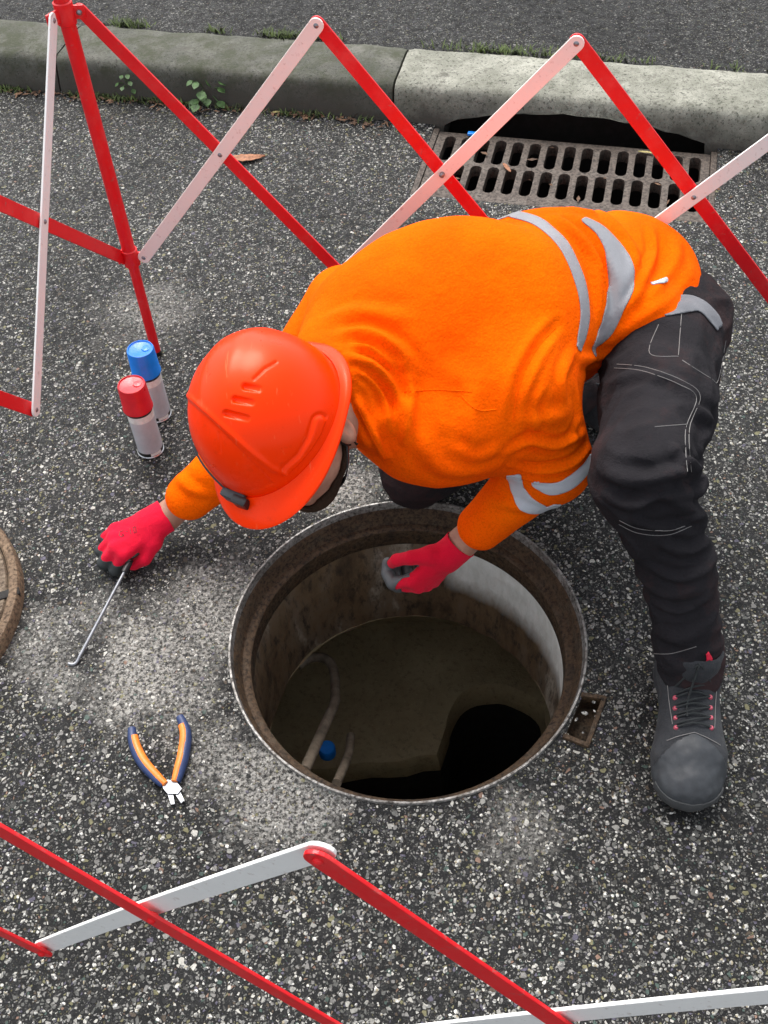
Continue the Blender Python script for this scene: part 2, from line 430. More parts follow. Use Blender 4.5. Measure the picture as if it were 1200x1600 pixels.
gt = empty('drain_grate', K((GS0+GS1)/2, (GN0+GN1)/2, 0), 'rusty brown cast iron drain grate with two rows of slots below the kerb arch', 'drain grate')
holes = []; NS = 15; pitch = (GS1-GS0-.03)/NS
for i in range(NS):
    for cn in (GN0+.105, GN0+.252): holes.append(slot(GS0+.015+pitch*(i+.5), cn, pitch*.64, .134))
slab('grate_bars', [(GS0, GN0), (GS1, GN0), (GS1, GN1-.01), (GS0, GN1-.01)], holes, -.006, .035, M['grate'], gt)
fr = MB()
for (a, b_, c, d) in ((GS0-.0195, GS0-.002, GN0-.0145, GN1), (GS1+.002, GS1+.0195, GN0-.0145, GN1)):
    fr.box(K((a+b_)/2, (c+d)/2, -.03), (KX, KN, Vector((0, 0, 1))), ((b_-a)/2, (d-c)/2, .029), .002)
fr.box(K((GS0+GS1)/2, GN0-.0085, -.0305), (KX, KN, Vector((0, 0, 1))), ((GS1-GS0)/2+.003, .0055, .0285), .002)
fr.build('grate_frame', M['grate'], gt)
# blue scrap caught on the grate
sc_ = MB(); c0 = P(738, 209, .004); sc_.box(c0, (KX, KN, Vector((0, 0, 1))), (.014, .008, .004), .002)
tag(sc_.build('plastic_scrap', M['blue']), 'small bright blue scrap of plastic on the top edge of the drain grate', 'litter')

# ------------------------------------------------------------------ manhole
mh = empty('manhole', HC, 'open round manhole with a rusty iron rim and stained concrete shaft in the road', 'manhole')
MB().lathe(HC, [(.3515, -.06), (.3515, .003), (.3500, .0055), (.3465, .0055), (.3450, .002), (.3425, -.012)], 144).build('rim', M['rustring'], mh)
MB().lathe(HC, [(.3425, -.012), (.336, -.020), (.334, -.045), (.330, -.050), (.318, -.052), (.314, -.056), (.313, -.10), (.317, -.105)], 144).build('frame', M['rust'], mh)
# shaft: slightly uneven
vs = []; fs = []; NA, NZ = 144, 28
for i in range(NZ+1):
    z = -.10-(.29)*i/NZ
    for k in range(NA):
        a = 2*math.pi*k/NA; d = Vector((math.cos(a), math.sin(a), 0))
        rr = .317+noise.noise(d*2.5+Vector((0, 0, z*8)))*.006+noise.noise(d*11+Vector((0, 0, z*40)))*.0022
        zz = z+(noise.noise(d*6)*.012 if i == NZ else 0)
        vs.append(HC+d*rr+Vector((0, 0, zz)))
for i in range(NZ):
    for k in range(NA): fs.append([i*NA+k, i*NA+(k+1) % NA, (i+1)*NA+(k+1) % NA, (i+1)*NA+k])
mesh_obj('shaft', vs, fs, M['neck'], mh)
HC2 = HC+Vector((.02, .12, 0))
cb = MB()
cb.lathe(HC, [(.3165, -.388), (.45, -.41), (.62, -.42), (.62, -1.45)], 72)
cb.build('chamber', M['chamber'], mh)
# benching floor with the dark mouth of the outlet and the trench at the near side
FZ = -.86
rect = [K(-.75, .6), K(.95, .6), K(.95, 2.3), K(-.75, 2.3)]
c0 = P(775, 1130, FZ); rh = .135
hole = [(c0.x+rh*math.cos(a)*(1+.10*noise.noise(Vector((math.cos(a)*1.5, math.sin(a)*1.5, 2)))), c0.y+rh*.92*math.sin(a)*(1+.12*noise.noise(Vector((math.cos(a)*2, math.sin(a)*2, 5))))) for a in [2*math.pi*i/40 for i in range(40)]]
y0 = P(650, 1188, FZ).y
rn = random.Random(5)
edge = [(-.62, y0+.03)]+[(x_, y0+noise.noise(Vector((x_*7, 1, 0)))*.03) for x_ in [-.5+i*.05 for i in range(30)] if x_ < c0.x-rh*1.02]
edge += [p for p in hole[20::-1] if p[1] > y0+.01]
edge += [(c0.x+rh*1.05, y0+.005), (.62, y0-.03), (.9, y0-.03)]
fill([edge+[(.9, 2.0), (-.62, 2.0)]], FZ, 'floor', M['chamber'], mh)
o = MB(); n = len(edge)
cc = (c0.x, c0.y-.12)
def rings(zq, name, mat):
    o = MB(); o.add([(x+(cc[0]-x)*q, y+(cc[1]-y)*q-.01*(z < FZ), z) for z, q in zq for (x, y) in edge], [[r*n+i, r*n+i+1, (r+1)*n+i+1, (r+1)*n+i] for r in range(len(zq)-1) for i in range(n-1)]); o.build(name, mat, mh)
rings(((FZ, 0), (FZ-.02, .03), (FZ-.07, .06)), 'floor_lip', M['chamber'])
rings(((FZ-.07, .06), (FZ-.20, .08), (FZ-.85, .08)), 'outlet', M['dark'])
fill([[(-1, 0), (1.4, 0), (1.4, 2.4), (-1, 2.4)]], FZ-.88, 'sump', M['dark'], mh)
# raised ledge on the floor: a shallow step seen as a faint curve
st = MB(); c1 = P(690, 1150, FZ)
pr = []
stp = [(c1.x+.34*math.cos(a), c1.y+.36*math.sin(a)) for a in [math.pi*i/24 for i in range(25)]]
# hinge pocket beside the rim
hp = MB(); 
hp.add([(p.x, p.y, z) for z in (.001, -.045) for p in hq], [[0, 1, 5, 4], [1, 2, 6, 5], [2, 3, 7, 6], [3, 0, 4, 7], [4, 5, 6, 7]])
hpo = hp.build('hinge_pocket', M['rust'], mh, smooth=False)
hb = MB()
for i in range(4):
    a_, b2 = hq[i], hq[(i+1) % 4]; d = (b2-a_); L = d.length; d.normalize()
    if i == 3: continue
    hb.box((a_+b2)/2+Vector((0, 0, -.004+.0007*i)), (d, Vector((-d.y, d.x, 0)), Vector((0, 0, 1))), (L/2+.003, .0045, .010), .002)
hb.build('hinge_pocket_edge', M['rust'], hpo)

# pipes and a blue cap down in the chamber
def pth(*a): return [P(*q) for q in a]
def curve(pts, n=8):
    pts = [Vector(p) for p in pts]; out = []
    for i in range(len(pts)-1):
        p0 = pts[max(i-1, 0)]; p1 = pts[i]; p2 = pts[i+1]; p3 = pts[min(i+2, len(pts)-1)]
        for k in range(n):
            t = k/n; out.append(.5*((2*p1)+(p2-p0)*t+(2*p0-5*p1+4*p2-p3)*t*t+(3*p1-p0-3*p2+p3)*t**3))
    out.append(pts[-1]); return out
tag(MB().tube(curve(pth((466, 1040, -.60), (486, 1028, -.60), (510, 1030, -.59), (522, 1050, -.57), (524, 1094, -.52)), 6)+curve(pth((521, 1104, -.50), (500, 1150, -.44), (476, 1204, -.36)), 4), .0125, 12).build('bent_pipe', M['pipe']), 'longer pale pipe with a bent top on the left side inside the open manhole', 'pipe')
tag(MB().tube(curve(pth((548, 1150, -.62), (544, 1180, -.56), (526, 1224, -.46))), .011, 12).build('short_pipe', M['pipe']), 'short straight pipe just right of the blue cap, deep in the manhole', 'pipe')
tag(MB().lathe(P(511, 1171, -.62), [(0, .012), (.018, .012), (.021, .008), (.021, -.02), (0, -.02)], 24).build('pipe_cap', M['blue']), 'round blue cap at the bottom left inside the manhole', 'cap')

# ------------------------------------------------------------------ manhole cover lying on the road
LC = Vector((-1.062, 1.285, 0))
lid = empty('manhole_cover', LC, 'round rusty iron manhole cover lying on the road at the left edge', 'manhole cover')
MB().lathe(LC, [(0, .024), (.235, .024), (.24, .020), (.255, .020), (.262, .030), (.283, .030), (.287, .026), (.289, .004)], 96).build('cover_plate', M['lid'], lid)
MB().lathe(LC, [(.289, .001), (.289, .030), (.293, .034), (.308, .034), (.312, .028), (.313, .001)], 96).build('cover_rim', rust('lid_rim_iron', (.09, .055, .03), (.20, .13, .075), (.25, .18, .11), .1, .8), lid)
kb = MB(); kc = P(4, 932, .027)
kb.box(kc, (Vector((.95, .3, 0)), Vector((-.3, .95, 0)), Vector((0, 0, 1))), (.035, .010, .006), .003)
kb.build('lifting_lug', M['dark'], lid)

# ------------------------------------------------------------------ folding barrier
ZT, ZB = .853, .294; ZM = (ZT+ZB)/2
def slat(A, B, nrm, mat, parent, w=.014, t=.0022, off=0.0, bow=0.0):
    A = Vector(A); B = Vector(B); d = (B-A); L = d.length; d.normalize()
    nrm = (nrm-d*nrm.dot(d)).normalized(); s = nrm.cross(d)
    pts = []
    for i in range(9): a = math.pi/2+math.pi*i/8; pts.append((w*math.cos(a), w*math.sin(a)))
    NN = 10
    side = [(L*i/NN, -w) for i in range(1, NN)]
    pts += side
    for i in range(9): a = -math.pi/2+math.pi*i/8; pts.append((L+w*math.cos(a), w*math.sin(a)))
    pts += [(L*(NN-i)/NN, w) for i in range(1, NN)]
    n = len(pts)
    def f(x, y, h): 
        return A+d*x+s*(y+bow*math.sin(math.pi*min(1, max(0, x/L))))+nrm*(off+h)
    vs = [f(x, y, t) for x, y in pts]+[f(x, y, -t) for x, y in pts]
    # strips rather than one n-gon, so a bowed slat stays clean
    fs = [list(range(n)), [n+i for i in range(n)][::-1]]+[[i, n+i, n+(i+1) % n, (i+1) % n] for i in range(n)]
    o = mesh_obj('slat', vs, fs, mat, parent, False)
    md = o.modifiers.new('b', 'BEVEL'); md.width = .0009; md.segments = 2; md.limit_method = 'ANGLE'; md.angle_limit = R(60)
    return o
def rivet(p, nrm, parent, off=.006, r=.0052, mat=None):
    nrm = nrm.normalized(); a = nrm.orthogonal().normalized(); b = nrm.cross(a)
    o = MB().lathe(p+nrm*off, [(0, .0025), (r*.6, .002), (r, 0), (r, -.010), (0, -.010)], 14, ax=(a, b, nrm)).build('rivet', mat or M['steel'], parent)
    return o
fb = empty('folding_barrier', P(245, 555, 0), 'red and white folding lattice barrier with a red post standing behind the worker', 'barrier', None)
T0 = P(125, 18, ZT); T1 = P(495, 38, ZT); T2 = P(901, 66, ZT)
m0 = P(345, 240, ZM); m1 = P(691, 272, ZM); m2 = P(1084, 306, ZM)
B0 = P(226, 392, ZB); B1 = 2*m0-T0; B2 = 2*m1-T1; B3 = 2*m2-T2; T3 = 2*m2-B2; B0 = 2*m0-T1
FN = (T2-T0).cross(Vector((0, 0, 1))).normalized()
if FN.y > 0: FN = -FN
slat(T0, B1, FN, M['red'], fb, off=-.004); slat(B0, T1, FN, M['whitep'], fb, off=.004)
slat(T1, B2, FN, M['red'], fb, off=-.004); slat(B1, T2, FN, M['whitep'], fb, off=.004)
slat(T2, B3, FN, M['red'], fb, off=-.004); slat(B2, T3, FN, M['white'], fb, off=.004)
B4 = 2*B3-B2; T4 = 2*T3-T2
slat(T3, B4, FN, M['red'], fb, off=-.004); slat(B3, T4, FN, M['white'], fb, off=.004)
for p in (m0, m1, m2, T1, T2, T3, B1, B2, T0, B0, (T3+B4)/2): rivet(p, FN, fb)
PF = P(245, 553, 0)
MB().tube([PF+Vector((0, 0, .0)), PF+Vector((0, 0, .27))], .0118, 16).tube([PF+Vector((0, 0, .27)), PF+Vector((0, 0, 1.06))], .0150, 16).build('post', M['red'], fb)
MB().lathe(PF, [(.0, .0), (.0135, .0), (.0135, .012), (0, .012)], 16).build('post_foot', M['black'], fb)
for z, TT, TL in ((ZT, T0, P(80, 32, ZT)), (ZB, B0, P(190, 404, ZB))):
    br = MB(); br.lathe(PF+Vector((0, 0, z)), [(.0155, -.022), (.0185, -.020), (.0185, .020), (.0155, .022)], 20)
    for E_ in (TT, TL):
        d = E_-(PF+Vector((0, 0, z))); d.z = 0; L = d.length; d.normalize()
        br.box(PF+Vector((0, 0, z))+d*(L/2), (d, Vector((-d.y, d.x, 0)), Vector((0, 0, 1))), (L/2+.010, .0025, .013), .002)
    br.build('hinge_bracket', M['red'], fb)
# the part of the same barrier that turns toward the camera at the post
TA = P(80, 32, ZT); BA = P(53, 640, ZB); MA = P(66, 346, ZM); BP = P(196, 404, ZB)
LN = Vector((TA-BA)); LN.z = 0; LN = LN.normalized().cross(Vector((0, 0, 1)))
if LN.x < 0: LN = -LN
TB = 2*MA-BP; dz = TB-MA
slat(TA, BA, LN, M['white'], fb, off=.004); slat(BP, TB, LN, M['red'], fb, off=-.004)
slat(BA, BA+Vector((-.17, -.36, .559)).normalized()*.73, LN, M['red'], fb, off=-.004)
for p in (TA, BA, MA, BP): rivet(p, LN, fb)

nb = empty('folding_barrier', P(500, 1335, 0) if False else Vector((-.075, .38, 0)), 'red and white folding lattice barrier crossing the bottom of the picture, nearest the camera', 'barrier')
t0 = P(500, 1335, ZT); bm1 = P(68, 1483, ZB); n0 = P(240, 1430, ZM); n1 = P(877, 1595, ZM)
b0 = P(572, 1625, ZB); tm1 = 2*n0-b0; b1 = 2*n1-t0; t1 = 2*n1-b0
NN_ = (t0-tm1).cross(Vector((0, 0, 1))).normalized()
if NN_.y > 0: NN_ = -NN_
slat(bm1, t0, NN_, M['white'], nb, off=-.004, bow=.004); slat(tm1, b0, NN_, M['red'], nb, off=.004)
slat(b0, t1, NN_, M['white'], nb, off=-.004, bow=.004); slat(t0, b1, NN_, M['red'], nb, off=.004)
slat(bm1+(tm1-t0)*1.0+Vector((0, 0, ZT-ZB))*0+Vector((0, 0, 0)) if False else 2*(bm1+(tm1-b0)/2*1.0+Vector((0, 0, ZM-ZB))*.0)-bm1 if False else bm1, bm1+Vector((-.30, .055, .55)).normalized()*.73, NN_, M['red'], nb, off=.004)
for p in (t0, bm1, n0, n1): rivet(p, NN_, nb, off=.0075, mat=M['red'])

# ------------------------------------------------------------------ spray cans
def spray(px, py, capm, label):
    b = P(px, py, 0); e = empty('spray_can', b, label, 'spray can', 'marking paint cans')
    MB().lathe(b, [(0, .006), (.024, .004), (.0285, .001), (.0305, .002), (.0310, .0045), (.0295, .006)], 40).build('base_rim', M['tin'], e)
    MB().lathe(b, [(.0292, .006), (.0295, .008), (.0295, .130), (.027, .139), (.022, .145)], 48).build('body', M['canblack'], e)
    # wrap-round label leaving a dark strip on the left
    vs = []; n = 40
    for i in range(n+1):
        a = R(-142)+R(272)*i/n
        for z in (.017, .125): vs.append(b+Vector((.0300*math.cos(a), .0300*math.sin(a), z)))
    lb = mesh_obj('label', vs, [[2*i, 2*i+2, 2*i+3, 2*i+1] for i in range(n)], M['can'], e)
    vs = []
    for i in range(n+1):
        a = R(-142)+R(272)*i/n
        for z in (.112, .1305): vs.append(b+Vector((.0304*math.cos(a), .0304*math.sin(a), z)))
    mesh_obj('label_band', vs, [[2*i, 2*i+2, 2*i+3, 2*i+1] for i in range(n)], M['canw'], lb)
    vs = []
    for i in range(9):
        a = R(-80)+R(52)*i/8
        for z in (.008, .0168): vs.append(b+Vector((.0302*math.cos(a), .0302*math.sin(a), z)))
    mesh_obj('label_foot', vs, [[2*i, 2*i+2, 2*i+3, 2*i+1] for i in range(8)], M['canw'], lb)
    MB().lathe(b, [(.0305, .139), (.0335, .1385), (.0335, .1415), (.0325, .143), (.0308, .202), (.0292, .206), (.0275, .2065), (.026, .2035), (.012, .2015), (0, .201)], 56).build('cap', capm, e)
    MB().lathe(b+Vector((.012, .004, .2005)), [(0, .0035), (.009, .003), (.0105, 0)], 20).build('cap_dimple', capm, e)
    return e
spray(236, 703, M['redcap'], 'spray can with a red cap and silver label, in front of the blue-capped can')
spray(248, 648, M['blue'], 'spray can with a blue cap and silver label, standing behind the red-capped can')

# ------------------------------------------------------------------ pliers
pl = empty('pliers', P(265, 1200, 0), 'pliers with orange and navy handles lying open on the road below the dusty patch', 'pliers')
def grip(pts, side):
    c = curve([P(x, y, .011) for x, y in pts], 8); n = len(c)
    rad = [.0086*(.75+.45*math.sin(math.pi*min(1, (i/(n-1))*.9+.08))) for i in range(n)]
    g = MB().tube(c, rad, 12).build('handle', M['navy'], pl)
    MB().tube([p+Vector((side*.0036, 0, .0026)) for p in c[5:]], [r*.84 for r in rad[5:]], 12).build('grip_inlay', M['oran'], g)
grip([(206, 1138), (209, 1162), (222, 1190), (243, 1214), (256, 1226)], 1)
grip([(281, 1120), (291, 1145), (288, 1178), (281, 1205), (276, 1222)], -1)
hd = MB()
def plate(mb, pts, z0, z1):
    n = len(pts); v = [P(x, y, z1) for x, y in pts]+[P(x, y, z0) for x, y in pts]
    mb.add(v, [list(range(n)), list(range(n, 2*n))[::-1]]+[[i, (i+1) % n, n+(i+1) % n, n+i] for i in range(n)])
plate(hd, [(252, 1224), (262, 1218), (276, 1222), (284, 1232), (278, 1240), (262, 1240), (256, 1233)], .004, .013)
plate(hd, [(261, 1238), (270, 1238), (273, 1256), (267, 1257)], .004, .010)
plate(hd, [(272, 1238), (281, 1236), (288, 1250), (283, 1255)], .004, .010)
plate(hd, [(268, 1225), (276, 1220), (278, 1206), (271, 1208)], .005, .012)
hd.build('jaws', M['steel'], pl, smooth=False)

# ------------------------------------------------------------------ leaves, plants, grass, loose stones
def leaf(px, py, L, W, ang, mat, label, z=.006, base=0.0, group=None, curl=.25):
    c = P(px, py, base); a = R(ang); d = Vector((math.cos(a), math.sin(a), 0)); s = Vector((-d.y, d.x, 0)); vs = []; fs = []; n = 12; m_ = 5
    for i in range(n+1):
        t = i/n; wv = W*math.sin(math.pi*t)**.7*(1-.25*t)*(1+.18*math.sin(i*2.7))
        for j in range(m_):
            u = (j/(m_-1)-.5)*2
            vs.append(c+d*(L*(t-.5))+s*(wv*u*.5)+Vector((0, 0, z+abs(u)*W*curl*.5+.01*math.sin(t*5+px)*L*2)))
    for i in range(n):
        for j in range(m_-1): k = i*m_+j; fs.append([k, k+m_, k+m_+1, k+1])
    o = mesh_obj('dry_leaf', vs, fs, mat); md = o.modifiers.new('s', 'SOLIDIFY'); md.thickness = .0008
    return tag(o, label, 'leaf')
leaf(384, 251, .12, .042, 8, M['leaf'], 'long reddish brown dry leaf on the road behind the crossing slats')
leaf(118, 135, .10, .045, 15, M['leaf'], 'brown dry leaf beside the red post at the foot of the kerb')
leaf(432, 178, .035, .012, 0, M['leafy'], 'tiny yellow leaf scrap at the kerb foot right of the plant')
leaf(250, 148, .06, .03, -20, M['leaf'], 'small brown leaf at the kerb foot left of the plant')
leaf(792, 262, .05, .014, -70, M['leaf'], 'dark reddish twig-like leaf caught in the drain grate slots', z=.0)
leaf(1010, 238, .05, .010, -25, M['leafy'], 'thin pale straw of leaf lying across the drain grate slots', z=.0)
def plant(px, py, nl, size, label):
    c = P(px, py, 0); e = empty('weed_plant', c, label, 'plant'); rn = random.Random(px); st = MB(); lf = MB()
    for i in range(nl):
        a = rn.uniform(0, 6.28); l = size*rn.uniform(.4, 1); h = rn.uniform(.01, .09)
        tip = c+Vector((math.cos(a)*l, math.sin(a)*l*.6-.02, h)); st.tube(curve([c, c+(tip-c)*.5+Vector((0, 0, .02)), tip], 4), .0012, 5)
        d = (tip-c); d.z = -.01; d.normalize(); s = d.cross(Vector((0, 0, 1))).normalized(); L = size*rn.uniform(.35, .6); vs = []
        for t, wv in ((0, .0), (.2, .38), (.5, .5), (.75, .33), (1, .0)):
            for u in (-1, 0, 1): vs.append(tip+d*(L*t)+s*(u*wv*L)+Vector((0, 0, -.25*L*t*t+.1*L*abs(u))))
        fs = []
        for q in range(4):
            for u in range(2): k = q*3+u; fs.append([k, k+1, k+4, k+3])
        lf.add(vs, fs)
    st.build('stem', M['green'], e); lf.build('leaves', M['green'], e, sharp=None)
plant(325, 158, 22, .065, 'small broad-leaved green weed growing at the foot of the mossy kerbstone')
plant(205, 150, 8, .035, 'little tuft of weed at the kerb foot between the post and the red slat')
g = MB(); rn = random.Random(3)
def blades(s0, s1, n0, z, cnt, hmax, dens):
    for i in range(cnt):
        s = rn.uniform(s0, s1)
        if noise.noise(Vector((s*5, n0*3, 0)))+rn.uniform(-.2, .2) < dens: continue
        nn = n0+rn.gauss(0, .010); p = K(s, nn, z); h = rn.uniform(.3, 1)*hmax; a = rn.uniform(0, 6.28)
        d = Vector((math.cos(a), math.sin(a), 0)); t = p+d*h*.7+Vector((0, 0, h*.7)); w_ = Vector((-d.y, d.x, 0))*rn.uniform(.0012, .003)
        m_ = (p+t)/2+Vector((0, 0, h*.15))
        g.add([p-w_, p+w_, m_+w_*.8, m_-w_*.8, t], [[0, 1, 2, 3], [3, 2, 4]])
blades(-1.9, 1.6, 3.262, .105, 4200, .040, .06)
blades(-1.9, 1.6, 3.285, .105, 1500, .022, .16)
blades(-2.2, -.80, 2.982, 0, 1300, .030, -.05)
blades(.9, 1.6, 3.33, .105, 700, .06, -.5)
tag(g.build('grass', M['grass'], sharp=None), kind='stuff')
def pebble_mat():
    b = NB('loose_grit'); c = b.vor(260, 'F1'); r = b.sep(c)
    col = b.ramp(r[0], [(0, (.10, .10, .095)), (.25, (.20, .195, .18)), (.5, (.36, .35, .31)), (.7, (.28, .24, .16)), (.8, (.5, .49, .45)), (.93, (.68, .66, .6))], 'CONSTANT')
    return b.p(base=col, rough=.6)
g = MB(); bmx = bmesh.new(); bmesh.ops.create_icosphere(bmx, subdivisions=1, radius=1); IV = [v.co.copy() for v in bmx.verts]; IF = [[v.index for v in f.verts] for f in bmx.faces]; bmx.free()
rn = random.Random(11); cnt = 0
while cnt < 5200:
    px, py = rn.uniform(-60, 1260), 60+1600*rn.random()**.75
    p = P(px, py, 0)
    if (p-HC).length < .358 or p.dot(KN) > 2.97 or (p-LC).length < .32: continue
    if GS0-.03 < p.dot(KX) < GS1+.03 and p.dot(KN) > GN0-.02: continue
    r = rn.uniform(.0012, .0036)*(1.25 if rn.random() < .12 else 1)
    q = [rn.uniform(.6, 1.3) for _ in range(3)]; a = rn.uniform(0, 6.28); ca, sa = math.cos(a), math.sin(a)
    vs = []
    for v in IV:
        k = r*(1+.35*noise.noise(v*1.7+Vector((cnt*.37, 0, 0)))); x, y, z = v.x*k*q[0]*1.3, v.y*k*q[1], v.z*k*.7*q[2]
        vs.append(p+Vector((x*ca-y*sa, x*sa+y*ca, z)))
    g.add(vs, IF); cnt += 1
tag(g.build('gravel', pebble_mat(), smooth=False), kind='stuff')
g = MB(); rn = random.Random(21)
for i in range(214):
    sx = rn.uniform(-2.3, -.70) if i < 200 else rn.uniform(-.6, .3); nn = 2.985-abs(rn.gauss(0, .022)); nn = nn if i < 200 else rn.uniform(2.62, 2.98)
    p = K(sx, nn, .004 if i < 200 else .0); a = rn.uniform(0, 6.28); d = Vector((math.cos(a), math.sin(a), 0)); w_ = Vector((-d.y, d.x, 0)); L = rn.uniform(.004, .018); W = L*rn.uniform(.15, .5)
    g.add([p-d*L, p-w_*W+Vector((0, 0, .003)), p+d*L+Vector((0, 0, rn.uniform(0, .006))), p+w_*W+Vector((0, 0, .002))], [[0, 1, 2, 3]])
tag(g.build('leaf_litter', plain('leaf_litter', (.16, .085, .045), .8, 0, 0, 0, .45, 30), smooth=False), kind='stuff')
# ================================================================== PERSON
class SDF:
    """a distance field on a grid, meshed by surface nets"""
    def __init__(s, lo, hi, h):
        s.lo = np.array(lo, float); s.h = h; s.n = np.ceil((np.array(hi)-s.lo)/h).astype(int)+1
        s.D = np.full(tuple(s.n), 1.0, np.float32)
    def blk(s, lo, hi, pad):
        a = np.clip(np.floor((np.array(lo)-pad-s.lo)/s.h).astype(int), 0, s.n); b = np.clip(np.ceil((np.array(hi)+pad-s.lo)/s.h).astype(int)+1, 0, s.n)
        g = np.meshgrid(*[s.lo[i]+s.h*np.arange(a[i], b[i]) for i in range(3)], indexing='ij')
        return tuple(slice(a[i], b[i]) for i in range(3)), np.stack(g, -1)
    def merge(s, sl, d, k, op='u'):
        A = s.D[sl]
        if op == 'u':
            if k > 0:
                hh = np.clip(.5+.5*(d-A)/k, 0, 1); s.D[sl] = d*(1-hh)+A*hh-k*hh*(1-hh)
            else: s.D[sl] = np.minimum(A, d)
        else:   # carve
            d = -d
            if k > 0:
                hh = np.clip(.5-.5*(d-A)/k, 0, 1); s.D[sl] = d*(1-hh)+A*hh+k*hh*(1-hh)
            else: s.D[sl] = np.maximum(A, d)
    def cone(s, a, b, ra, rb, k=.02, op='u'):
        a = np.array(a, float); b = np.array(b, float); r = max(ra, rb)
        sl, p = s.blk(np.minimum(a, b)-r, np.maximum(a, b)+r, k+2*s.h+.02)
        if p.size == 0: return
        ab = b-a; t = np.clip(((p-a)@ab)/(ab@ab+1e-12), 0, 1)
        d = np.linalg.norm(p-a-t[..., None]*ab, axis=-1)-(ra+(rb-ra)*t)
        s.merge(sl, d, k, op)
    def chain(s, pts, rad, k=.02):
        for i in range(len(pts)-1): s.cone(pts[i], pts[i+1], rad[i], rad[i+1], k)
    def ell(s, c, ax, r, k=.03, op='u'):
        c = np.array(c, float); A = np.array([list(x) for x in ax], float); r = np.array(r, float); R_ = float(r.max())
        sl, p = s.blk(c-R_, c+R_, k+2*s.h+.02)
        if p.size == 0: return
        q = (p-c)@A.T; k0 = np.linalg.norm(q/r, axis=-1); k1 = np.linalg.norm(q/(r*r), axis=-1)
        s.merge(sl, k0*(k0-1)/np.maximum(k1, 1e-9), k, op)
    def oval(s, a, b, side, wa, wb, fa, fb_, k=.03):
        """flattened tapering limb: half width w along side, half thickness w*f"""
        a = np.array(a, float); b = np.array(b, float); ab = b-a; L = np.linalg.norm(ab); t_ = ab/L
        sd = np.array(side, float); sd -= t_*(sd@t_); sd /= np.linalg.norm(sd); u = np.cross(t_, sd); r = max(wa, wb)
        sl, p = s.blk(np.minimum(a, b)-r, np.maximum(a, b)+r, k+2*s.h+.02)
        q = p-a; t = np.clip((q@t_)/L, 0, 1); w_ = wa+(wb-wa)*t; f = fa+(fb_-fa)*t
        z = (q@t_)-t*L; x = q@sd; y = (q@u)/f; zz = z/np.where(np.abs(z) > 0, f, 1)
        d = (np.sqrt(x*x+y*y+zz*zz)-w_)*np.minimum(f, 1)
        s.merge(sl, d, k)
    def mesh(s, smooth=2):
        D = s.D; ins = D < 0
        cnt = np.zeros(tuple(s.n-1), np.int8)
        for i in (0, 1):
            for j in (0, 1):
                for k in (0, 1): cnt += ins[i:i+s.n[0]-1, j:j+s.n[1]-1, k:k+s.n[2]-1]
        act = (cnt > 0) & (cnt < 8); idx = np.full(act.shape, -1, int); cells = np.argwhere(act); idx[act] = np.arange(len(cells))
        acc = np.zeros((len(cells), 3)); w_ = np.zeros(len(cells))
        c = cells
        for ax in range(3):
            o1, o2 = [a for a in range(3) if a != ax]
            for u in (0, 1):
                for v in (0, 1):
                    p0 = c.copy(); p0[:, o1] += u; p0[:, o2] += v; p1 = p0.copy(); p1[:, ax] += 1
                    d0 = D[tuple(p0.T)]; d1 = D[tuple(p1.T)]; cr = (d0 < 0) != (d1 < 0)
                    t = np.where(cr, d0/np.where(cr, d0-d1, 1), 0)
                    q = p0.astype(float); q[:, ax] += t; acc[cr] += q[cr]; w_[cr] += 1
        V = s.lo+s.h*acc/w_[:, None]; F = []
        for ax in range(3):
            o1, o2 = [(1, 2), (2, 0), (0, 1)][ax]
            a = [slice(None)]*3; b = [slice(None)]*3; a[ax] = slice(0, -1); b[ax] = slice(1, None)
            e = np.argwhere(ins[tuple(a)] != ins[tuple(b)]); e = e[(e[:, o1] > 0) & (e[:, o2] > 0) & (e[:, o1] < s.n[o1]-1) & (e[:, o2] < s.n[o2]-1)]
            q = []
            for (u, v) in ((1, 1), (0, 1), (0, 0), (1, 0)):
                x = e.copy(); x[:, o1] -= u; x[:, o2] -= v; q.append(idx[tuple(x.T)])
            q = np.stack(q, 1); fl = ins[tuple(e.T)]; q[~fl] = q[~fl][:, ::-1]; F.append(q)
        F = np.concatenate(F); F = F[(F >= 0).all(1)]
        for _ in range(smooth): V = lap(V, F, .5)
        return V, F
def lap(V, F, a):
    E = np.concatenate([F[:, [i, (i+1) % F.shape[1]]] for i in range(F.shape[1])]); S_ = np.zeros_like(V); n = np.zeros(len(V))
    for i in range(3): S_[:, i] = np.bincount(E[:, 0], V[E[:, 1], i], len(V))+np.bincount(E[:, 1], V[E[:, 0], i], len(V))
    n = np.bincount(E.ravel(), minlength=len(V)); return V*(1-a)+a*S_/np.maximum(n, 1)[:, None]
def normals(V, F):
    N = np.zeros_like(V); fn = np.cross(V[F[:, 2]]-V[F[:, 0]], V[F[:, -1]]-V[F[:, 1]]) if F.shape[1] == 4 else np.cross(V[F[:, 1]]-V[F[:, 0]], V[F[:, 2]]-V[F[:, 0]])
    for k in range(F.shape[1]):
        for i in range(3): N[:, i] += np.bincount(F[:, k], fn[:, i], len(V))
    return N/np.maximum(np.linalg.norm(N, axis=1), 1e-12)[:, None]
def tri(F): return np.concatenate([F[:, [0, 1, 2]], F[:, [0, 2, 3]]])
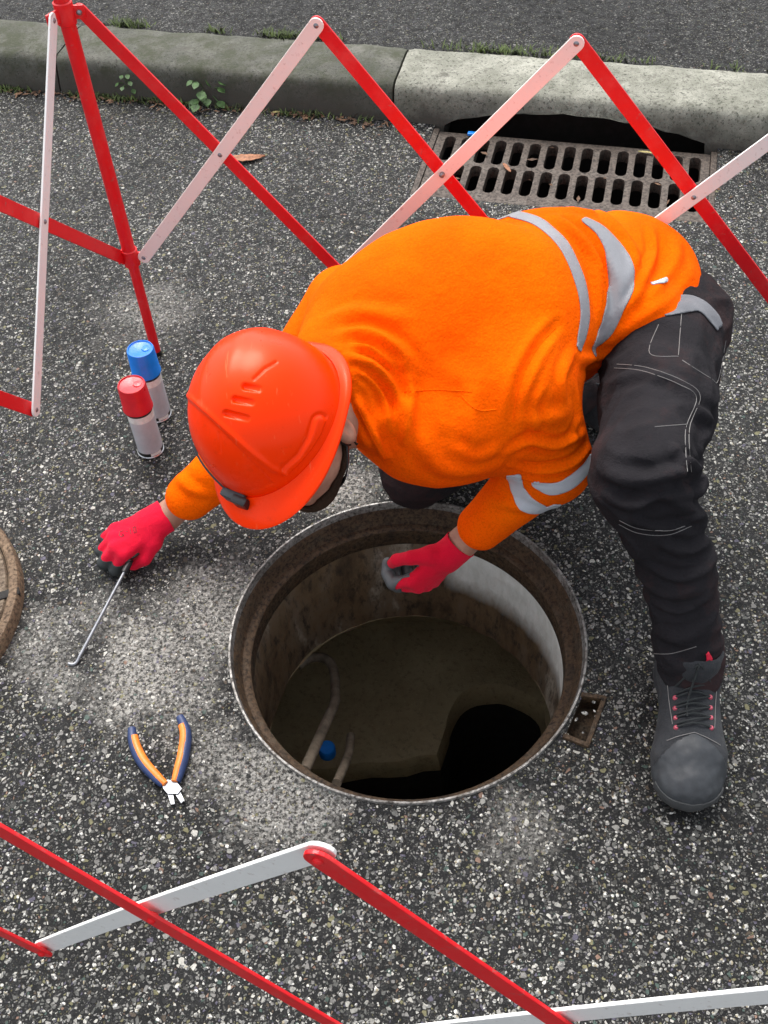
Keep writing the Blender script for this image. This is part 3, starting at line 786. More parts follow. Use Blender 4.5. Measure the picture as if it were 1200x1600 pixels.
def pdist(V, pts):
    """distance of every vertex to a polyline, and the place along it 0..1"""
    pts = np.array([list(p) for p in pts]); best = np.full(len(V), 9.); tt = np.zeros(len(V)); n = len(pts)-1
    for i in range(n):
        a = pts[i]; ab = pts[i+1]-a; t = np.clip((V-a)@ab/(ab@ab+1e-12), 0, 1); d = np.linalg.norm(V-a-t[:, None]*ab, axis=1)
        m_ = d < best; best[m_] = d[m_]; tt[m_] = (i+t[m_])/n
    return best, tt
def fnoise(V, scale, seed=0.0, axis=None, stretch=1.0):
    out = np.empty(len(V)); o = Vector((seed, seed*.7, seed*1.3))
    for i, v in enumerate(V):
        out[i] = noise.noise(Vector(v)*scale+o)
    return out
class Surf:
    def __init__(s, V, F): s.V = V; s.F = F; s.ref()
    def ref(s): s.bvh = BVHTree.FromPolygons([tuple(v) for v in s.V], [tuple(int(i) for i in f) for f in s.F]); s.N = normals(s.V, s.F)
    def hit(s, px, py):
        h = s.bvh.ray_cast(CP, RAY(px, py))
        r = 2
        while h[0] is None and r < 60:          # just off the edge: take the nearest place on it
            for k in range(12):
                h = s.bvh.ray_cast(CP, RAY(px+r*math.cos(k*.5236), py+r*math.sin(k*.5236)))
                if h[0] is not None: break
            r += 2
        return h[0], h[1]
    def line(s, pix, step=6):
        """polyline laid on the surface through the given picture points"""
        c = curve([Vector((x, y, 0)) for x, y in pix], step); return [s.hit(p.x, p.y)[0] for p in c]
    def fold(s, pix, amp, wd, valley=.6, reach=1.0):
        pl = s.line(pix); d, t = pdist(s.V, pl); tp = np.clip(np.sin(np.pi*np.clip(t, .02, .98)), 0, 1)**.6
        g = np.exp(-(d/wd)**2)-valley*np.exp(-((d-2.0*wd)/(wd*.9))**2); s.V = s.V+s.N*(amp*g*tp)[:, None]
    def grow(s, a): s.V = s.V+s.N*a
    def clip(s, f, off=0.0):
        """triangles where the vertex field f < 0, cut exactly along f = 0, lifted by off"""
        T = tri(s.F) if s.F.shape[1] == 4 else s.F; V = s.V+s.N*off; k = (f[T] < 0).sum(1); verts = [tuple(v) for v in V]; faces = [tuple(t) for t in T[k == 3]]; cache = {}
        def cut(a, b):
            key = (min(a, b), max(a, b))
            if key not in cache:
                t = f[a]/(f[a]-f[b]); cache[key] = len(verts); verts.append(tuple(V[a]*(1-t)+V[b]*t))
            return cache[key]
        for t in T[(k > 0) & (k < 3)]:
            t = list(map(int, t)); poly = []
            for i in range(3):
                a, b = t[i], t[(i+1) % 3]
                if f[a] < 0: poly.append(a)
                if (f[a] < 0) != (f[b] < 0): poly.append(cut(a, b))
            if len(poly) >= 3: faces.append(tuple(poly))
        used = sorted({i for f_ in faces for i in f_}); mp = {u: i for i, u in enumerate(used)}
        return [verts[u] for u in used], [[mp[i] for i in f_] for f_ in faces]
    def obj(s, name, mat, parent=None):
        return mesh_obj(name, [tuple(v) for v in s.V], [tuple(int(i) for i in f) for f in s.F], mat, parent)
def overlay(surf, f, name, mat, parent, off=.0012, th=.0018):
    v, fc = surf.clip(f, off)
    if not fc: return None
    o = mesh_obj(name, v, fc, mat, parent); md = o.modifiers.new('s', 'SOLIDIFY'); md.thickness = th; md.offset = 0
    return o
def stitch(surf, pix, parent, mat=None, r=.00062, name='seam', off=.0004):
    c = curve([Vector((x, y, 0)) for x, y in pix], 7); pts = []
    for p in c:
        h, n = surf.hit(p.x, p.y); pts.append(h+n*off)
    return MB().tube(pts, r, 5).build(name, mat or M['thread'], parent)
def V3(*a): return np.array(a, float)
def norm(v): v = np.array(v, float); return v/np.linalg.norm(v)

person = empty('person', P(980, 760, 0), 'person in orange high-visibility fleece and helmet kneeling and reaching into the open manhole', 'person')


FOLDS_J = [
 ([(505, 500), (560, 486), (640, 500)], .006, .012, .5), ([(530, 522), (575, 517), (622, 545), (650, 585)], .008, .009, .9), ([(548, 537), (590, 545), (625, 575)], .006, .006, 1.0),
 ([(548, 556), (585, 572), (615, 605), (632, 640)], .008, .007, 1.0), ([(560, 575), (590, 600), (606, 640), (612, 680)], .006, .006, 1.0), ([(552, 612), (570, 650), (590, 690), (600, 716)], .006, .006, .9), ([(628, 560), (642, 600), (640, 650), (632, 690)], .005, .007, .8),
 ([(640, 600), (636, 650), (630, 700)], .008, .012, .5), ([(742, 600), (735, 650), (742, 705)], .008, .014, .4),
 ([(660, 540), (700, 580), (760, 600)], .004, .020, .3), ([(640, 660), (690, 730), (760, 735)], .007, .016, .5),
 ([(872, 505), (838, 545), (812, 600), (802, 665)], -.007, .008, .8), ([(900, 545), (880, 590), (885, 640)], .005, .009, .8), ([(850, 600), (835, 640), (838, 680)], .005, .007, .9), ([(900, 600), (905, 650), (895, 690)], .004, .007, .9),
 ([(868, 338), (915, 378), (936, 430), (940, 500)], .010, .009, 1.0), ([(886, 345), (926, 392), (948, 440), (950, 490)], .006, .006, 1.0), ([(880, 325), (940, 335), (985, 380), (1000, 430)], .007, .012, .5),
 ([(1018, 352), (1022, 395), (1006, 440), (978, 488)], .008, .008, .6),  ([(1060, 375), (1050, 420), (1010, 470)], .007, .012, .5),
 ([(1080, 420), (1040, 470), (985, 510), (935, 555)], .005, .010, .4), ([(905, 560), (930, 560), (965, 545)], .008, .009, .6),
 ([(790, 712), (826, 692), (872, 698), (915, 676)], .008, .007, 1.0), ([(800, 728), (840, 736), (890, 728), (922, 700)], .009, .007, 1.0), ([(806, 745), (840, 752), (880, 750)], .004, .004, 1.0),
 ([(815, 660), (850, 655), (890, 650)], .006, .012, .6), ([(700, 700), (745, 715), (785, 700)], .006, .010, .6),
 ([(760, 780), (800, 790), (840, 800)], .005, .010, .5), ([(275, 745), (300, 765), (330, 775)], .006, .010, .5)]
FOLDS_T = [
 ([(935, 735), (970, 750), (1020, 752), (1070, 735), (1090, 715)], .011, .012, .8), ([(945, 775), (985, 788), (1040, 775), (1090, 780)], .010, .011, .8),
 ([(1040, 790), (1080, 800), (1108, 810)], .009, .010, .7), ([(1030, 850), (1075, 862), (1110, 845)], .008, .008, .9), ([(1012, 885), (1060, 905), (1110, 890)], .006, .007, .9), ([(1018, 940), (1060, 955), (1108, 935)], .006, .007, .9), ([(990, 815), (1040, 826), (1100, 805)], .006, .006, .9), ([(1090, 700), (1108, 740), (1112, 790)], .006, .008, .6),
 ([(1020, 985), (1060, 1000), (1105, 985)], .006, .010, .5), ([(950, 600), (1000, 585), (1060, 600), (1100, 650)], .007, .010, .5), ([(1085, 640), (1110, 660), (1095, 700)], .008, .010, .7),
 ([(1060, 700), (1090, 740), (1100, 770)], .012, .009, .8), ([(950, 680), (960, 720), (990, 745)], .006, .014, .4)]

# ---- skeleton: joints placed at their real heights
J = dict(pel=P(985, 475, .42), hipL=P(1030, 545, .41), hipR=P(960, 440, .40), waist=P(900, 470, .46), chest=P(700, 545, .50), neck=P(590, 640, .47),
         shL=P(800, 605, .50), shR=P(545, 490, .47), elL=P(862, 722, .34), wrL=P(722, 848, .13), elR=P(400, 690, .24), wrR=P(262, 806, .075),
         knL=P(1007, 744, .47), anL=P(1080, 1035, .12), knR=P(650, 736, .08), anR=P(935, 600, .08))

# ---- the jersey
def blob(sdf, px, py, z, rx, ry, rz, ang=0, k=.05):
    """ellipsoid with radii: along the direction ang, across it, and in depth"""
    c = P(px, py, z); dd = RAY(px, py); a = R(ang); x = (RV*math.cos(a)+UV*math.sin(a)); x = (x-dd*x.dot(dd)).normalized(); y = dd.cross(x).normalized()
    sdf.ell(c, (x, y, dd), (rx, ry, rz), k)
TORSO = [(705, 540, .50, .25, .220, .15, 20, .05), (602, 545, .50, .148, .150, .13, 34, .06), (700, 668, .44, .145, .102, .11, 8, .05),
         (850, 470, .47, .20, .170, .14, 12, .06), (966, 428, .45, .152, .117, .12, -10, .05)]
def Jl(a, b, t): return Vector(J[a]).lerp(J[b], t)
jt = SDF((-.60, .90, -.02), (.85, 2.05, .88), .0052)
for b in TORSO: blob(jt, *b)
blob(jt, 596, 660, .49, .035, .070, .06, -62, .03)     # collar
blob(jt, 1050, 447, .47, .060, .048, .08, -45, .03)
jt.cone(P(605, 590, .50), P(558, 588, .55), .08, .060, .04)
blob(jt, 988, 488, .475, .135, .080, .10, -36, .04)
jt.cone(P(610, 560, .50), P(535, 575, .53), .115, .085, .05)
jt.chain([J['shL'], J['elL']], (.098, .078), .05)
jt.chain([J['elL'], Jl('elL', 'wrL', .78)], (.066, .045), .02)
jt.chain([J['shR'], J['elR']], (.09, .066), .05)
jt.chain([J['elR'], Jl('elR', 'wrR', .74)], (.062, .048), .03)
jt.chain([P(550, 596, .56), P(560, 640, .54), P(580, 684, .50), P(600, 706, .46)], (.014, .015, .015, .012), .014)
V, F = jt.mesh(3)
js = Surf(V, F)
rd = 1-2*np.abs(fnoise(js.V*np.array([1, 1, .6]), 11, 8)); nz = fnoise(js.V, 5.5, 2)*.005+fnoise(js.V, 18, 5)*.0018+np.maximum(rd-.45, 0)*.0014; js.V = js.V+js.N*nz[:, None]; js.ref()
for pix, amp, wd, va in FOLDS_J: js.fold(pix, amp, wd, va)
js.ref()
jersey = js.obj('fleece_jacket', M['jersey'], person)
def band(surf, pix, widths, name, mat, parent, off=.0012, dens=6):
    pl = surf.line(pix, dens); d, t = pdist(surf.V, pl); wv = np.interp(t, np.linspace(0, 1, len(widths)), widths)
    e0 = np.array(pl[0]); e1 = np.array(pl[-1]); t0 = norm(np.array(pl[0])-np.array(pl[2])); t1 = norm(np.array(pl[-1])-np.array(pl[-3]))
    s0 = (surf.V-e0)@t0; s1 = (surf.V-e1)@t1; near = d < .08
    a = (t <= 1e-6) & near & (s0 > 0); b = (t >= 1-1e-6) & near & (s1 > 0)
    d = np.where(a, np.sqrt(np.maximum(d*d-s0*s0, 0)), d); d = np.where(b, np.sqrt(np.maximum(d*d-s1*s1, 0)), d)
    f = d-wv; f = np.where(a, np.maximum(f, s0), f); f = np.where(b, np.maximum(f, s1), f)
    return overlay(surf, f, name, mat, parent, off)
band(js, [(778, 334), (806, 336), (848, 352), (882, 388), (906, 440), (914, 492), (904, 545)], [.010, .012, .0155, .017, .0165, .014, .010], 'reflective_band', M['tape'], jersey)
band(js, [(912, 342), (945, 365), (966, 400), (972, 440), (958, 482), (938, 528), (925, 545)], [.008, .017, .023, .024, .018, .019, .016], 'reflective_band', M['tape'], jersey)
band(js, [(922, 596), (935, 584), (948, 576)], [.008, .011, .008], 'reflective_band', M['tapeb'], jersey)
band(js, [(802, 742), (810, 766), (826, 786), (850, 796), (872, 788)], [.012, .018, .020, .016, .009], 'reflective_band', M['tapeb'], jersey)
band(js, [(836, 754), (862, 764), (892, 754), (916, 732), (924, 714)], [.008, .014, .014, .011, .008], 'reflective_band', M['tapeb'], jersey)
band(js, [(1017, 444), (1030, 441), (1042, 437)], [.004, .0045, .004], 'hem_tag', M['tapeb'], jersey)
for pix in ([(868, 512), (842, 540), (822, 575), (808, 615), (802, 660)], [(632, 612), (680, 609), (738, 612)], [(560, 640), (585, 690), (600, 716)], [(720, 618), (745, 640), (775, 640)]):
    stitch(js, pix, jersey, M['jersey'], .0012, 'seam', 0)

# ---- trousers
tr = SDF((-.15, .85, 0), (.95, 2.1, .72), .0055)
blob(tr, 1005, 475, .41, .135, .105, .12, -35, .05)
blob(tr, 1068, 512, .40, .085, .095, .10, -60, .05)
tr.chain([J['hipL'], Jl('hipL', 'knL', .5)+Vector((.010, 0, 0)), J['knL']], (.112, .092, .076), .03)
tr.chain([J['knL'], Jl('knL', 'anL', .45)+Vector((.016, 0, 0)), Jl('knL', 'anL', 1.02)], (.078, .057, .055), .025)
tr.chain([J['hipR'], J['knR']], (.11, .072), .05)
tr.chain([J['knR'], J['anR']], (.066, .05), .03)
V, F = tr.mesh(2); ts = Surf(V, F)
rd = 1-2*np.abs(fnoise(ts.V*np.array([1, 1, 1.7]), 13, 8)); nz = fnoise(ts.V, 8, 9)*.005+fnoise(ts.V, 26, 3)*.0024+np.maximum(rd-.35, 0)*.009; ts.V = ts.V+ts.N*nz[:, None]; ts.ref()
for pix, amp, wd, va in FOLDS_T: ts.fold(pix, amp, wd, va)
ts.ref()
trousers = ts.obj('trousers', M['trouser'], person)
band(ts, [(1030, 487), (1068, 474), (1096, 480), (1124, 510)], [.020, .022, .022, .012], 'waistband', M['lining'], trousers, .002)
for pix in ([(1029, 507), (1015, 552), (1060, 557)], [(1065, 487), (1060, 555)], [(964, 569), (1009, 574), (1065, 594), (1094, 619), (1077, 670), (1080, 737)], [(960, 575), (1005, 580), (1060, 600), (1088, 622), (1071, 672), (1074, 737)],
            [(1134, 532), (1122, 594), (1110, 591), (1066, 563)], [(1023, 667), (1074, 663)], [(967, 819), (998, 833), (1043, 836), (1080, 822)], [(968, 813), (998, 826), (1043, 829), (1070, 822)], [(1018, 1021), (1049, 1021), (1088, 1010)]):
    stitch(ts, pix, trousers)
band(ts, [(1104, 1018), (1108, 1032), (1098, 1044)], [.002, .006, .004], 'red_tag', M['redtag'], trousers)

# ---- boots
def boot(an, toe, name_label=None):
    """ankle joint and the ground point under the toe tip"""
    an = Vector(an); toe = Vector(toe); f = toe-an; f.z = 0; L = f.length; f.normalize(); s = Vector((f.y, -f.x, 0)); up = Vector((0, 0, 1)); g = Vector((an.x, an.y, 0))
    Q = lambda x, y, z: g+f*x+s*y+up*z
    lo = [min(Q(-.1, 0, 0)[i], Q(L, 0, 0)[i])-.1 for i in range(3)]; hi = [max(Q(-.1, 0, 0)[i], Q(L, 0, 0)[i])+.1 for i in range(3)]
    b = SDF((lo[0], lo[1], -.01), (hi[0], hi[1], an.z+.12), .0038); nv = [f, s, up]
    b.ell(Q(-.035, 0, .045), nv, (.050, .043, .055), .02)
    b.ell(Q(L*.40, 0, .045), nv, (.10, .050, .048), .03)
    b.ell(Q(L-.072, .002, .042), nv, (.072, .063, .048), .025); b.ell(Q(L-.035, .006, .038), nv, (.036, .045, .040), .02)
    b.oval(Q(-.012, 0, .05), Q(.0, 0, an.z+.03), s, .050, .050, 1.1, 1.05, .03)
    b.oval(Q(.0, 0, an.z-.02), Q(L*.62, 0, .070), s, .046, .050, .6, .5, .03)
    b.cone(Q(-.01, 0, an.z+.045), Q(-.01, 0, an.z+.16), .044, .05, .006, 'carve')
    V, F = b.mesh(2); V[:, 2] = np.maximum(V[:, 2], .012); bs = Surf(V, F)
    nz = fnoise(bs.V, 30, 4)*.0022+fnoise(bs.V, 75, 6)*.0012; bs.V = bs.V+bs.N*nz[:, None]; bs.ref()
    e = empty('boot', (0, 0, 0)); e.parent = person; e.location = Q(0, 0, 0)-person.location
    e['label'] = name_label or 'black leather work boot'; 
    up_ = bs.obj('boot_upper', M['boot'], e)
    X = (bs.V-np.array(g))@np.array(f); Yc = (bs.V-np.array(g))@np.array(s)
    curvef = (L-.098)+.9*np.abs(Yc)**1.5*3-X
    overlay(bs, curvef, 'toe_cap', M['toe'], up_, .001, .002)
    zf = np.maximum(bs.V[:, 2]-.050, (L-.032)-X+0*Yc)
    overlay(bs, zf, 'toe_bumper', M['sole'], up_, .0025, .003)
    # sole: outline extruded, with tread notches
    out = []
    for i in range(96):
        a = 2*math.pi*i/96; x = math.cos(a); y = math.sin(a)
        l = (L+.085)/2; wd = .050+.019*max(0, x)**.7 - .008*math.exp(-((x+.15)/.3)**2)
        out.append((L/2-.043+l*math.copysign(abs(x)**.85, x), wd*math.copysign(abs(y)**.75, y)))
    so_ = MB(); n = len(out); vs = []; rows = [(0, .92), (.006, .97), (.012, 1.0), (.022, 1.0), (.027, .97)]
    for z, k in rows:
        for i, (x, y) in enumerate(out):
            kk = k*(.975 if (i//2) % 2 and z < .02 else 1); vs.append(Q((x-L/2+.043)*kk+L/2-.043, y*kk, z))
    fs = [list(range(n))[::-1]]+[[r*n+i, r*n+(i+1) % n, (r+1)*n+(i+1) % n, (r+1)*n+i] for r in range(4) for i in range(n)]+[[4*n+i for i in range(n)]]
    so_.add(vs, fs); so_.build('sole', M['sole'], e)
    def top(x, y):
        h = bs.bvh.ray_cast(Q(x, y, .4), Vector((0, 0, -1))); return (h[0]+Vector((0, 0, .0015))) if h[0] else Q(x, y, .1)
    # tongue opening and laces
    x0, x1 = .045, L-.115
    lc = MB(); eys = []
    for i in range(5):
        x = x0+(x1-x0)*i/4; a = top(x, -.030); c = top(x+.006, .030); mid = top(x, 0)+Vector((0, 0, .004))
        lc.tube(curve([a, (a+mid)/2+Vector((0, 0, .003)), mid, (c+mid)/2+Vector((0, 0, .003)), c], 4), .0019, 6); eys += [a, c]
        if i < 4:
            xn = x0+(x1-x0)*(i+1)/4; lc.tube(curve([a, top(x+.012, 0)+Vector((0, 0, .006)), top(xn, .030)], 5), .0019, 6)
    lc.tube(curve([top(x0, 0)+Vector((0, 0, .006)), top(x0+.03, .010)+Vector((0, 0, .006)), top(x0+.06, .012)+Vector((0, 0, .004))], 6), .0019, 6)
    lc.build('lace', M['lace'], e)
    for q in eys[2:]: MB().lathe(q+Vector((0, 0, -.001)), [(0, .003), (.0030, .0025), (.0042, .0), (.0042, -.003)], 12).build('eyelet', M['eyelet'], e)
    for dy in (-.042, .042):
        pts = [top(x0+(L-.115-x0)*i/8, dy*(1-.15*i/8)) for i in range(9)]; MB().tube(curve(pts, 3), .0007, 5).build('seam', M['thread'], up_)
    pts = [top(L-.100+abs(i)*.002, i*.0075) for i in range(-6, 7)]; MB().tube(curve(pts, 2), .0008, 5).build('seam', M['thread'], up_)
    return e
boot(J['anL'], P(1074, 1272, 0), 'black scuffed leather work boot flat on the road, toe toward the camera')
boot((J['anR'].x, J['anR'].y, .10), (J['anR'].x-.04, J['anR'].y+.27, 0), 'black work boot of the kneeling leg, tucked behind the other leg')

# ---- helmet
def pix(p):
    d = Vector(p)-CP; z = d.dot(_F); return 600+FPX*d.dot(RV)/z, 800-FPX*d.dot(UV)/z
HZ = .58; H0 = P(432, 657, HZ); tc = -RAY(432, 657); TA_ = R(47)
HU = (tc*math.cos(TA_)+(-RV*.76+UV*.65)*math.sin(TA_)).normalized()
HF = (RV*.16+UV*-.987); HF = (HF-HU*HF.dot(HU)).normalized(); HL = HU.cross(HF).normalized()
HS = 1.03
def hpt(x, y, z): return H0+HF*x+HL*y+HU*z
def dome(a, t, off=0.0):
    """a: azimuth from the front towards the left, t: 0 crown to 1 rim"""
    ph = t*math.pi/2; r = math.sin(ph)**.90; z = .146*math.cos(ph)**.93 if t < 1 else 0
    ca, sa = math.cos(a), math.sin(a); lx = .132 if ca > 0 else .128
    x = r*lx*ca; y = r*.1175*sa
    n = Vector((x/lx**2, y/.1175**2, max(z, .001)/.146**2)).normalized(); h = off
    h += .0030/(1+math.exp((abs(y)-.030)/.004))*(1/(1+math.exp((x-.07)/.006)))     # raised keel over the crown
    return Vector((x, y, z))*HS+n*h, n
def seg(x, y, pts):
    best = 1e9; tt = 0; n = len(pts)-1
    for i in range(n):
        ax_, ay = pts[i]; bx, by = pts[i+1][0]-ax_, pts[i+1][1]-ay; t = max(0, min(1, ((x-ax_)*bx+(y-ay)*by)/(bx*bx+by*by)))
        d = math.hypot(x-ax_-bx*t, y-ay-by*t)
        if d < best: best = d; tt = (i+t)/n
    return best, tt
VENT = [[(383, 604), (404, 608)], [(367, 624), (393, 629)], [(353, 646), (386, 654)]]
CREASE = [(397, 592), (414, 576), (431, 566)]
STEP = [(290, 615), (307, 630), (327, 647), (360, 677), (393, 707), (425, 732), (455, 745)]
BOSS = [(500, 660), (492, 688), (474, 718), (452, 738)]
def hrel(p):
    x, y = pix(p); h = 0.0
    for v_ in VENT:
        d, t = seg(x, y, v_); h -= .0052*math.exp(-(d/5.2)**4)*(1.15-.75*t)
    d, t = seg(x, y, CREASE); h -= .0022*math.exp(-(d/2.2)**2)
    d, t = seg(x, y, STEP); sd = 1 if (x-307)*.72-(y-630)*.69 > 0 else -1
    h += .0024*math.exp(-(d/4.5)**2)
    if sd < 0: h -= .0016*(1-math.exp(-(d/4.5)**2))*math.exp(-(d/60)**2)
    d, t = seg(x, y, BOSS); h += .0026*math.exp(-(d/9)**6)-.0016*math.exp(-((d-12)/3)**2)
    d, t = seg(x, y, [(341, 677), (343, 707)]); h -= .0010*math.exp(-(d/1.8)**2)
    return h
vs = []; fs = []; NA, NT = 400, 150; hgrid = []
for i in range(NT+1):
    t = max(.004, i/NT)
    for k in range(NA):
        q, n = dome(2*math.pi*k/NA, t); p = hpt(*q); nw = HF*n.x+HL*n.y+HU*n.z
        if n.dot(Vector((0, 0, 1))) > .1: p = p+nw*hrel(p)
        vs.append(p); hgrid.append((p, nw))
def onhelmet(px, py):
    """point and normal of the dome seen at a picture point"""
    best = None
    for p, n in hgrid[::3]:
        if n.dot(tc) < -.05: continue
        x, y = pix(p); d = (x-px)**2+(y-py)**2
        if best is None or d < best[0]: best = (d, p, n)
    return best[1], best[2]
def brim(a):
    ca = math.cos(a); return .008+.036*max(0, math.cos(a-R(2)))**1.9+.006*max(0, -ca)-.004*max(0, math.cos(a-R(70)))**2+.008*max(0, math.cos(a-R(135)))**2
rows = [(.06, .004), (.25, -.001), (.6, -.004), (.95, -.007), (1.0, -.010), (.95, -.0125), (.5, -.010), (.0, -.006), (-.25, .018)]
base = [dome(2*math.pi*k/NA, 1)[0] for k in range(NA)]
for (k0, z) in rows:
    for k in range(NA):
        a = 2*math.pi*k/NA; b = base[k]; d = Vector((b.x, b.y, 0)).normalized(); q = Vector((b.x, b.y, 0))+d*(brim(a)*k0); pk = max(0, math.cos(a))**2
        vs.append(hpt(q.x, q.y, z-.014*pk*k0))
tot = NT+1+len(rows)
for i in range(tot-1):
    for k in range(NA): fs.append([i*NA+k, (i+1)*NA+k, (i+1)*NA+(k+1) % NA, i*NA+(k+1) % NA])
vs.append(hpt(0, 0, dome(0, .004)[0].z)); fs += [[tot*NA, k, (k+1) % NA] for k in range(NA)]
helmet = mesh_obj('helmet', vs, fs, M['helmet'], person); helmet.data.set_sharp_from_angle(angle=R(65))
helmet['label'] = 'bright orange hard hat with three vent slots'
def strip(fn, n, wd, mat, name, parent, th=.003):
    vs = []; fs = []
    for i in range(n+1):
        for j, (u, o_) in enumerate(((-1, 0), (-.8, th), (.8, th), (1, 0))): vs.append(fn(i/n, u*wd, o_))
        if i < n: fs += [[i*4+j, i*4+j+1, i*4+5+j, i*4+4+j] for j in range(3)]
    o = mesh_obj(name, vs, fs, mat, parent); o.data.set_sharp_from_angle(angle=R(50)); return o
# grey strap along the front right of the rim with a black clip at its end
sp = [onhelmet(*q) for q in ((288, 690), (293, 712), (306, 735), (325, 757), (348, 772), (372, 784))]
sc_p = curve([p for p, n in sp], 6); sc_n = curve([n for p, n in sp], 6)
def sfn(t, u, o_):
    i = min(len(sc_p)-2, int(t*(len(sc_p)-1))); f = t*(len(sc_p)-1)-i; p = sc_p[i].lerp(sc_p[i+1], f); n = sc_n[i].lerp(sc_n[i+1], f).normalized()
    d = (sc_p[i+1]-sc_p[i]).normalized(); return p+n.cross(d)*u+n*(o_+.001)
strap = strip(sfn, 40, .0085, M['rubber'], 'strap', helmet)
cpz, cn = onhelmet(374, 784); ct = (sc_p[-1]-sc_p[-8]); ct = (ct-cn*ct.dot(cn)).normalized(); cpz = cpz+cn*.006
MB().box(cpz-ct*.006, (ct, cn.cross(ct), cn), (.022, .014, .007), .004).build('strap_clip', M['rubber'], helmet)
MB().box(cpz+ct*.010+cn*.004, (ct, cn.cross(ct), cn), (.014, .0155, .007), .004).build('strap_clip', M['black'], helmet)
# chin strap
cs = curve([hpt(-.03, .106, .004), hpt(-.022, .090, -.04), hpt(.008, .079, -.085), hpt(.045, .052, -.128), hpt(.06, 0, -.145)], 8)
def csf(t, u, o_):
    u *= .75; i = min(len(cs)-2, int(t*(len(cs)-1))); p = cs[i]+(cs[i+1]-cs[i])*(t*(len(cs)-1)-i); return p+HF*u+HL*o_
strip(csf, 24, .008, M['black'], 'chin_strap', helmet)
cs = curve([hpt(.035, .100, .004), hpt(.02, .084, -.05), hpt(.010, .079, -.085)], 8); strip(csf, 16, .006, M['black'], 'chin_strap', helmet)

# ---- hands (shared by the body and the gloves)
class Hand:
    def __init__(s, W, X, Z, side, curls, thumb, yaw=(5, 0, -5, -11)):
        """W wrist, X toward the fingers, Z out of the back of the hand, side +1 right hand / -1 left"""
        s.W = Vector(W); s.X = Vector(X).normalized(); Z = Vector(Z); s.Z = (Z-s.X*Z.dot(s.X)).normalized(); s.Y = s.Z.cross(s.X)*side
        mcp = [(.095, .031, .000), (.100, .010, .004), (.094, -.012, .002), (.084, -.032, -.003)]
        ln = [(.045, .027, .022), (.050, .031, .023), (.046, .029, .022), (.036, .022, .020)]; s.fing = []
        for i in range(4):
            p = Vector(mcp[i]); pts = [p.copy()]; a = 0
            for l, c in zip(ln[i], curls[i]):
                a += R(c); y = R(yaw[i]); d = Vector((math.cos(a)*math.cos(y), math.sin(y)*math.cos(a), -math.sin(a))); p = p+d*l; pts.append(p.copy())
            s.fing.append(pts)
        s.th = [Vector(q) for q in thumb]
    def w(s, p): return s.W+s.X*p[0]+s.Y*p[1]+s.Z*p[2]
    def add(s, sdf, g=0.0):
        w_ = s.w; rb = [.0135, .014, .0132, .0115]
        for i, pts in enumerate(s.fing):
            r0 = (.0105, .0108, .0102, .0088)[i]+g
            sdf.oval(w_((.002, (i-1.5)*-.009, 0)), w_(pts[0]), s.Y, .015+g, rb[i]+g, .9, .95, .012)
            rr = [rb[i]*.92+g, r0, r0*.93, r0*.82]
            for k in range(3): sdf.cone(w_(pts[k]), w_(pts[k+1]), rr[k], rr[k+1], .0035 if k else .006)
        t = s.th; sdf.cone(w_((.012, .012, -.004)), w_(t[0]), .018+g, .0175+g, .012)
        for k, (a, b) in enumerate(((.0165, .0125), (.0122, .0108), (.0108, .0088))): sdf.cone(w_(t[k]), w_(t[k+1]), a+g, b+g, .008 if k == 0 else .004)
WR = Vector(J['wrR'])+Vector((-.012, -.005, 0)); XR = P(186, 852, .058)-P(268, 806, .075)
HR_ = Hand(WR+XR.normalized()*.010, XR, Vector((-.10, -.30, .95)), 1, [(48, 62, 30), (40, 68, 35), (35, 66, 35), (32, 60, 35)], [(.030, .034, -.010), (.062, .050, -.026), (.088, .040, -.042), (.106, .024, -.052)])
WL = Vector(J['wrL']); XL = P(658, 910, .055)-P(718, 850, .13)
HL_ = Hand(WL+XL.normalized()*.024, XL, Vector((.80, -.52, .42)), -1, [(34, 58, 34), (42, 66, 38), (50, 68, 38), (56, 68, 38)], [(.030, .036, -.008), (.060, .056, -.024), (.090, .052, -.046), (.112, .036, -.060)])
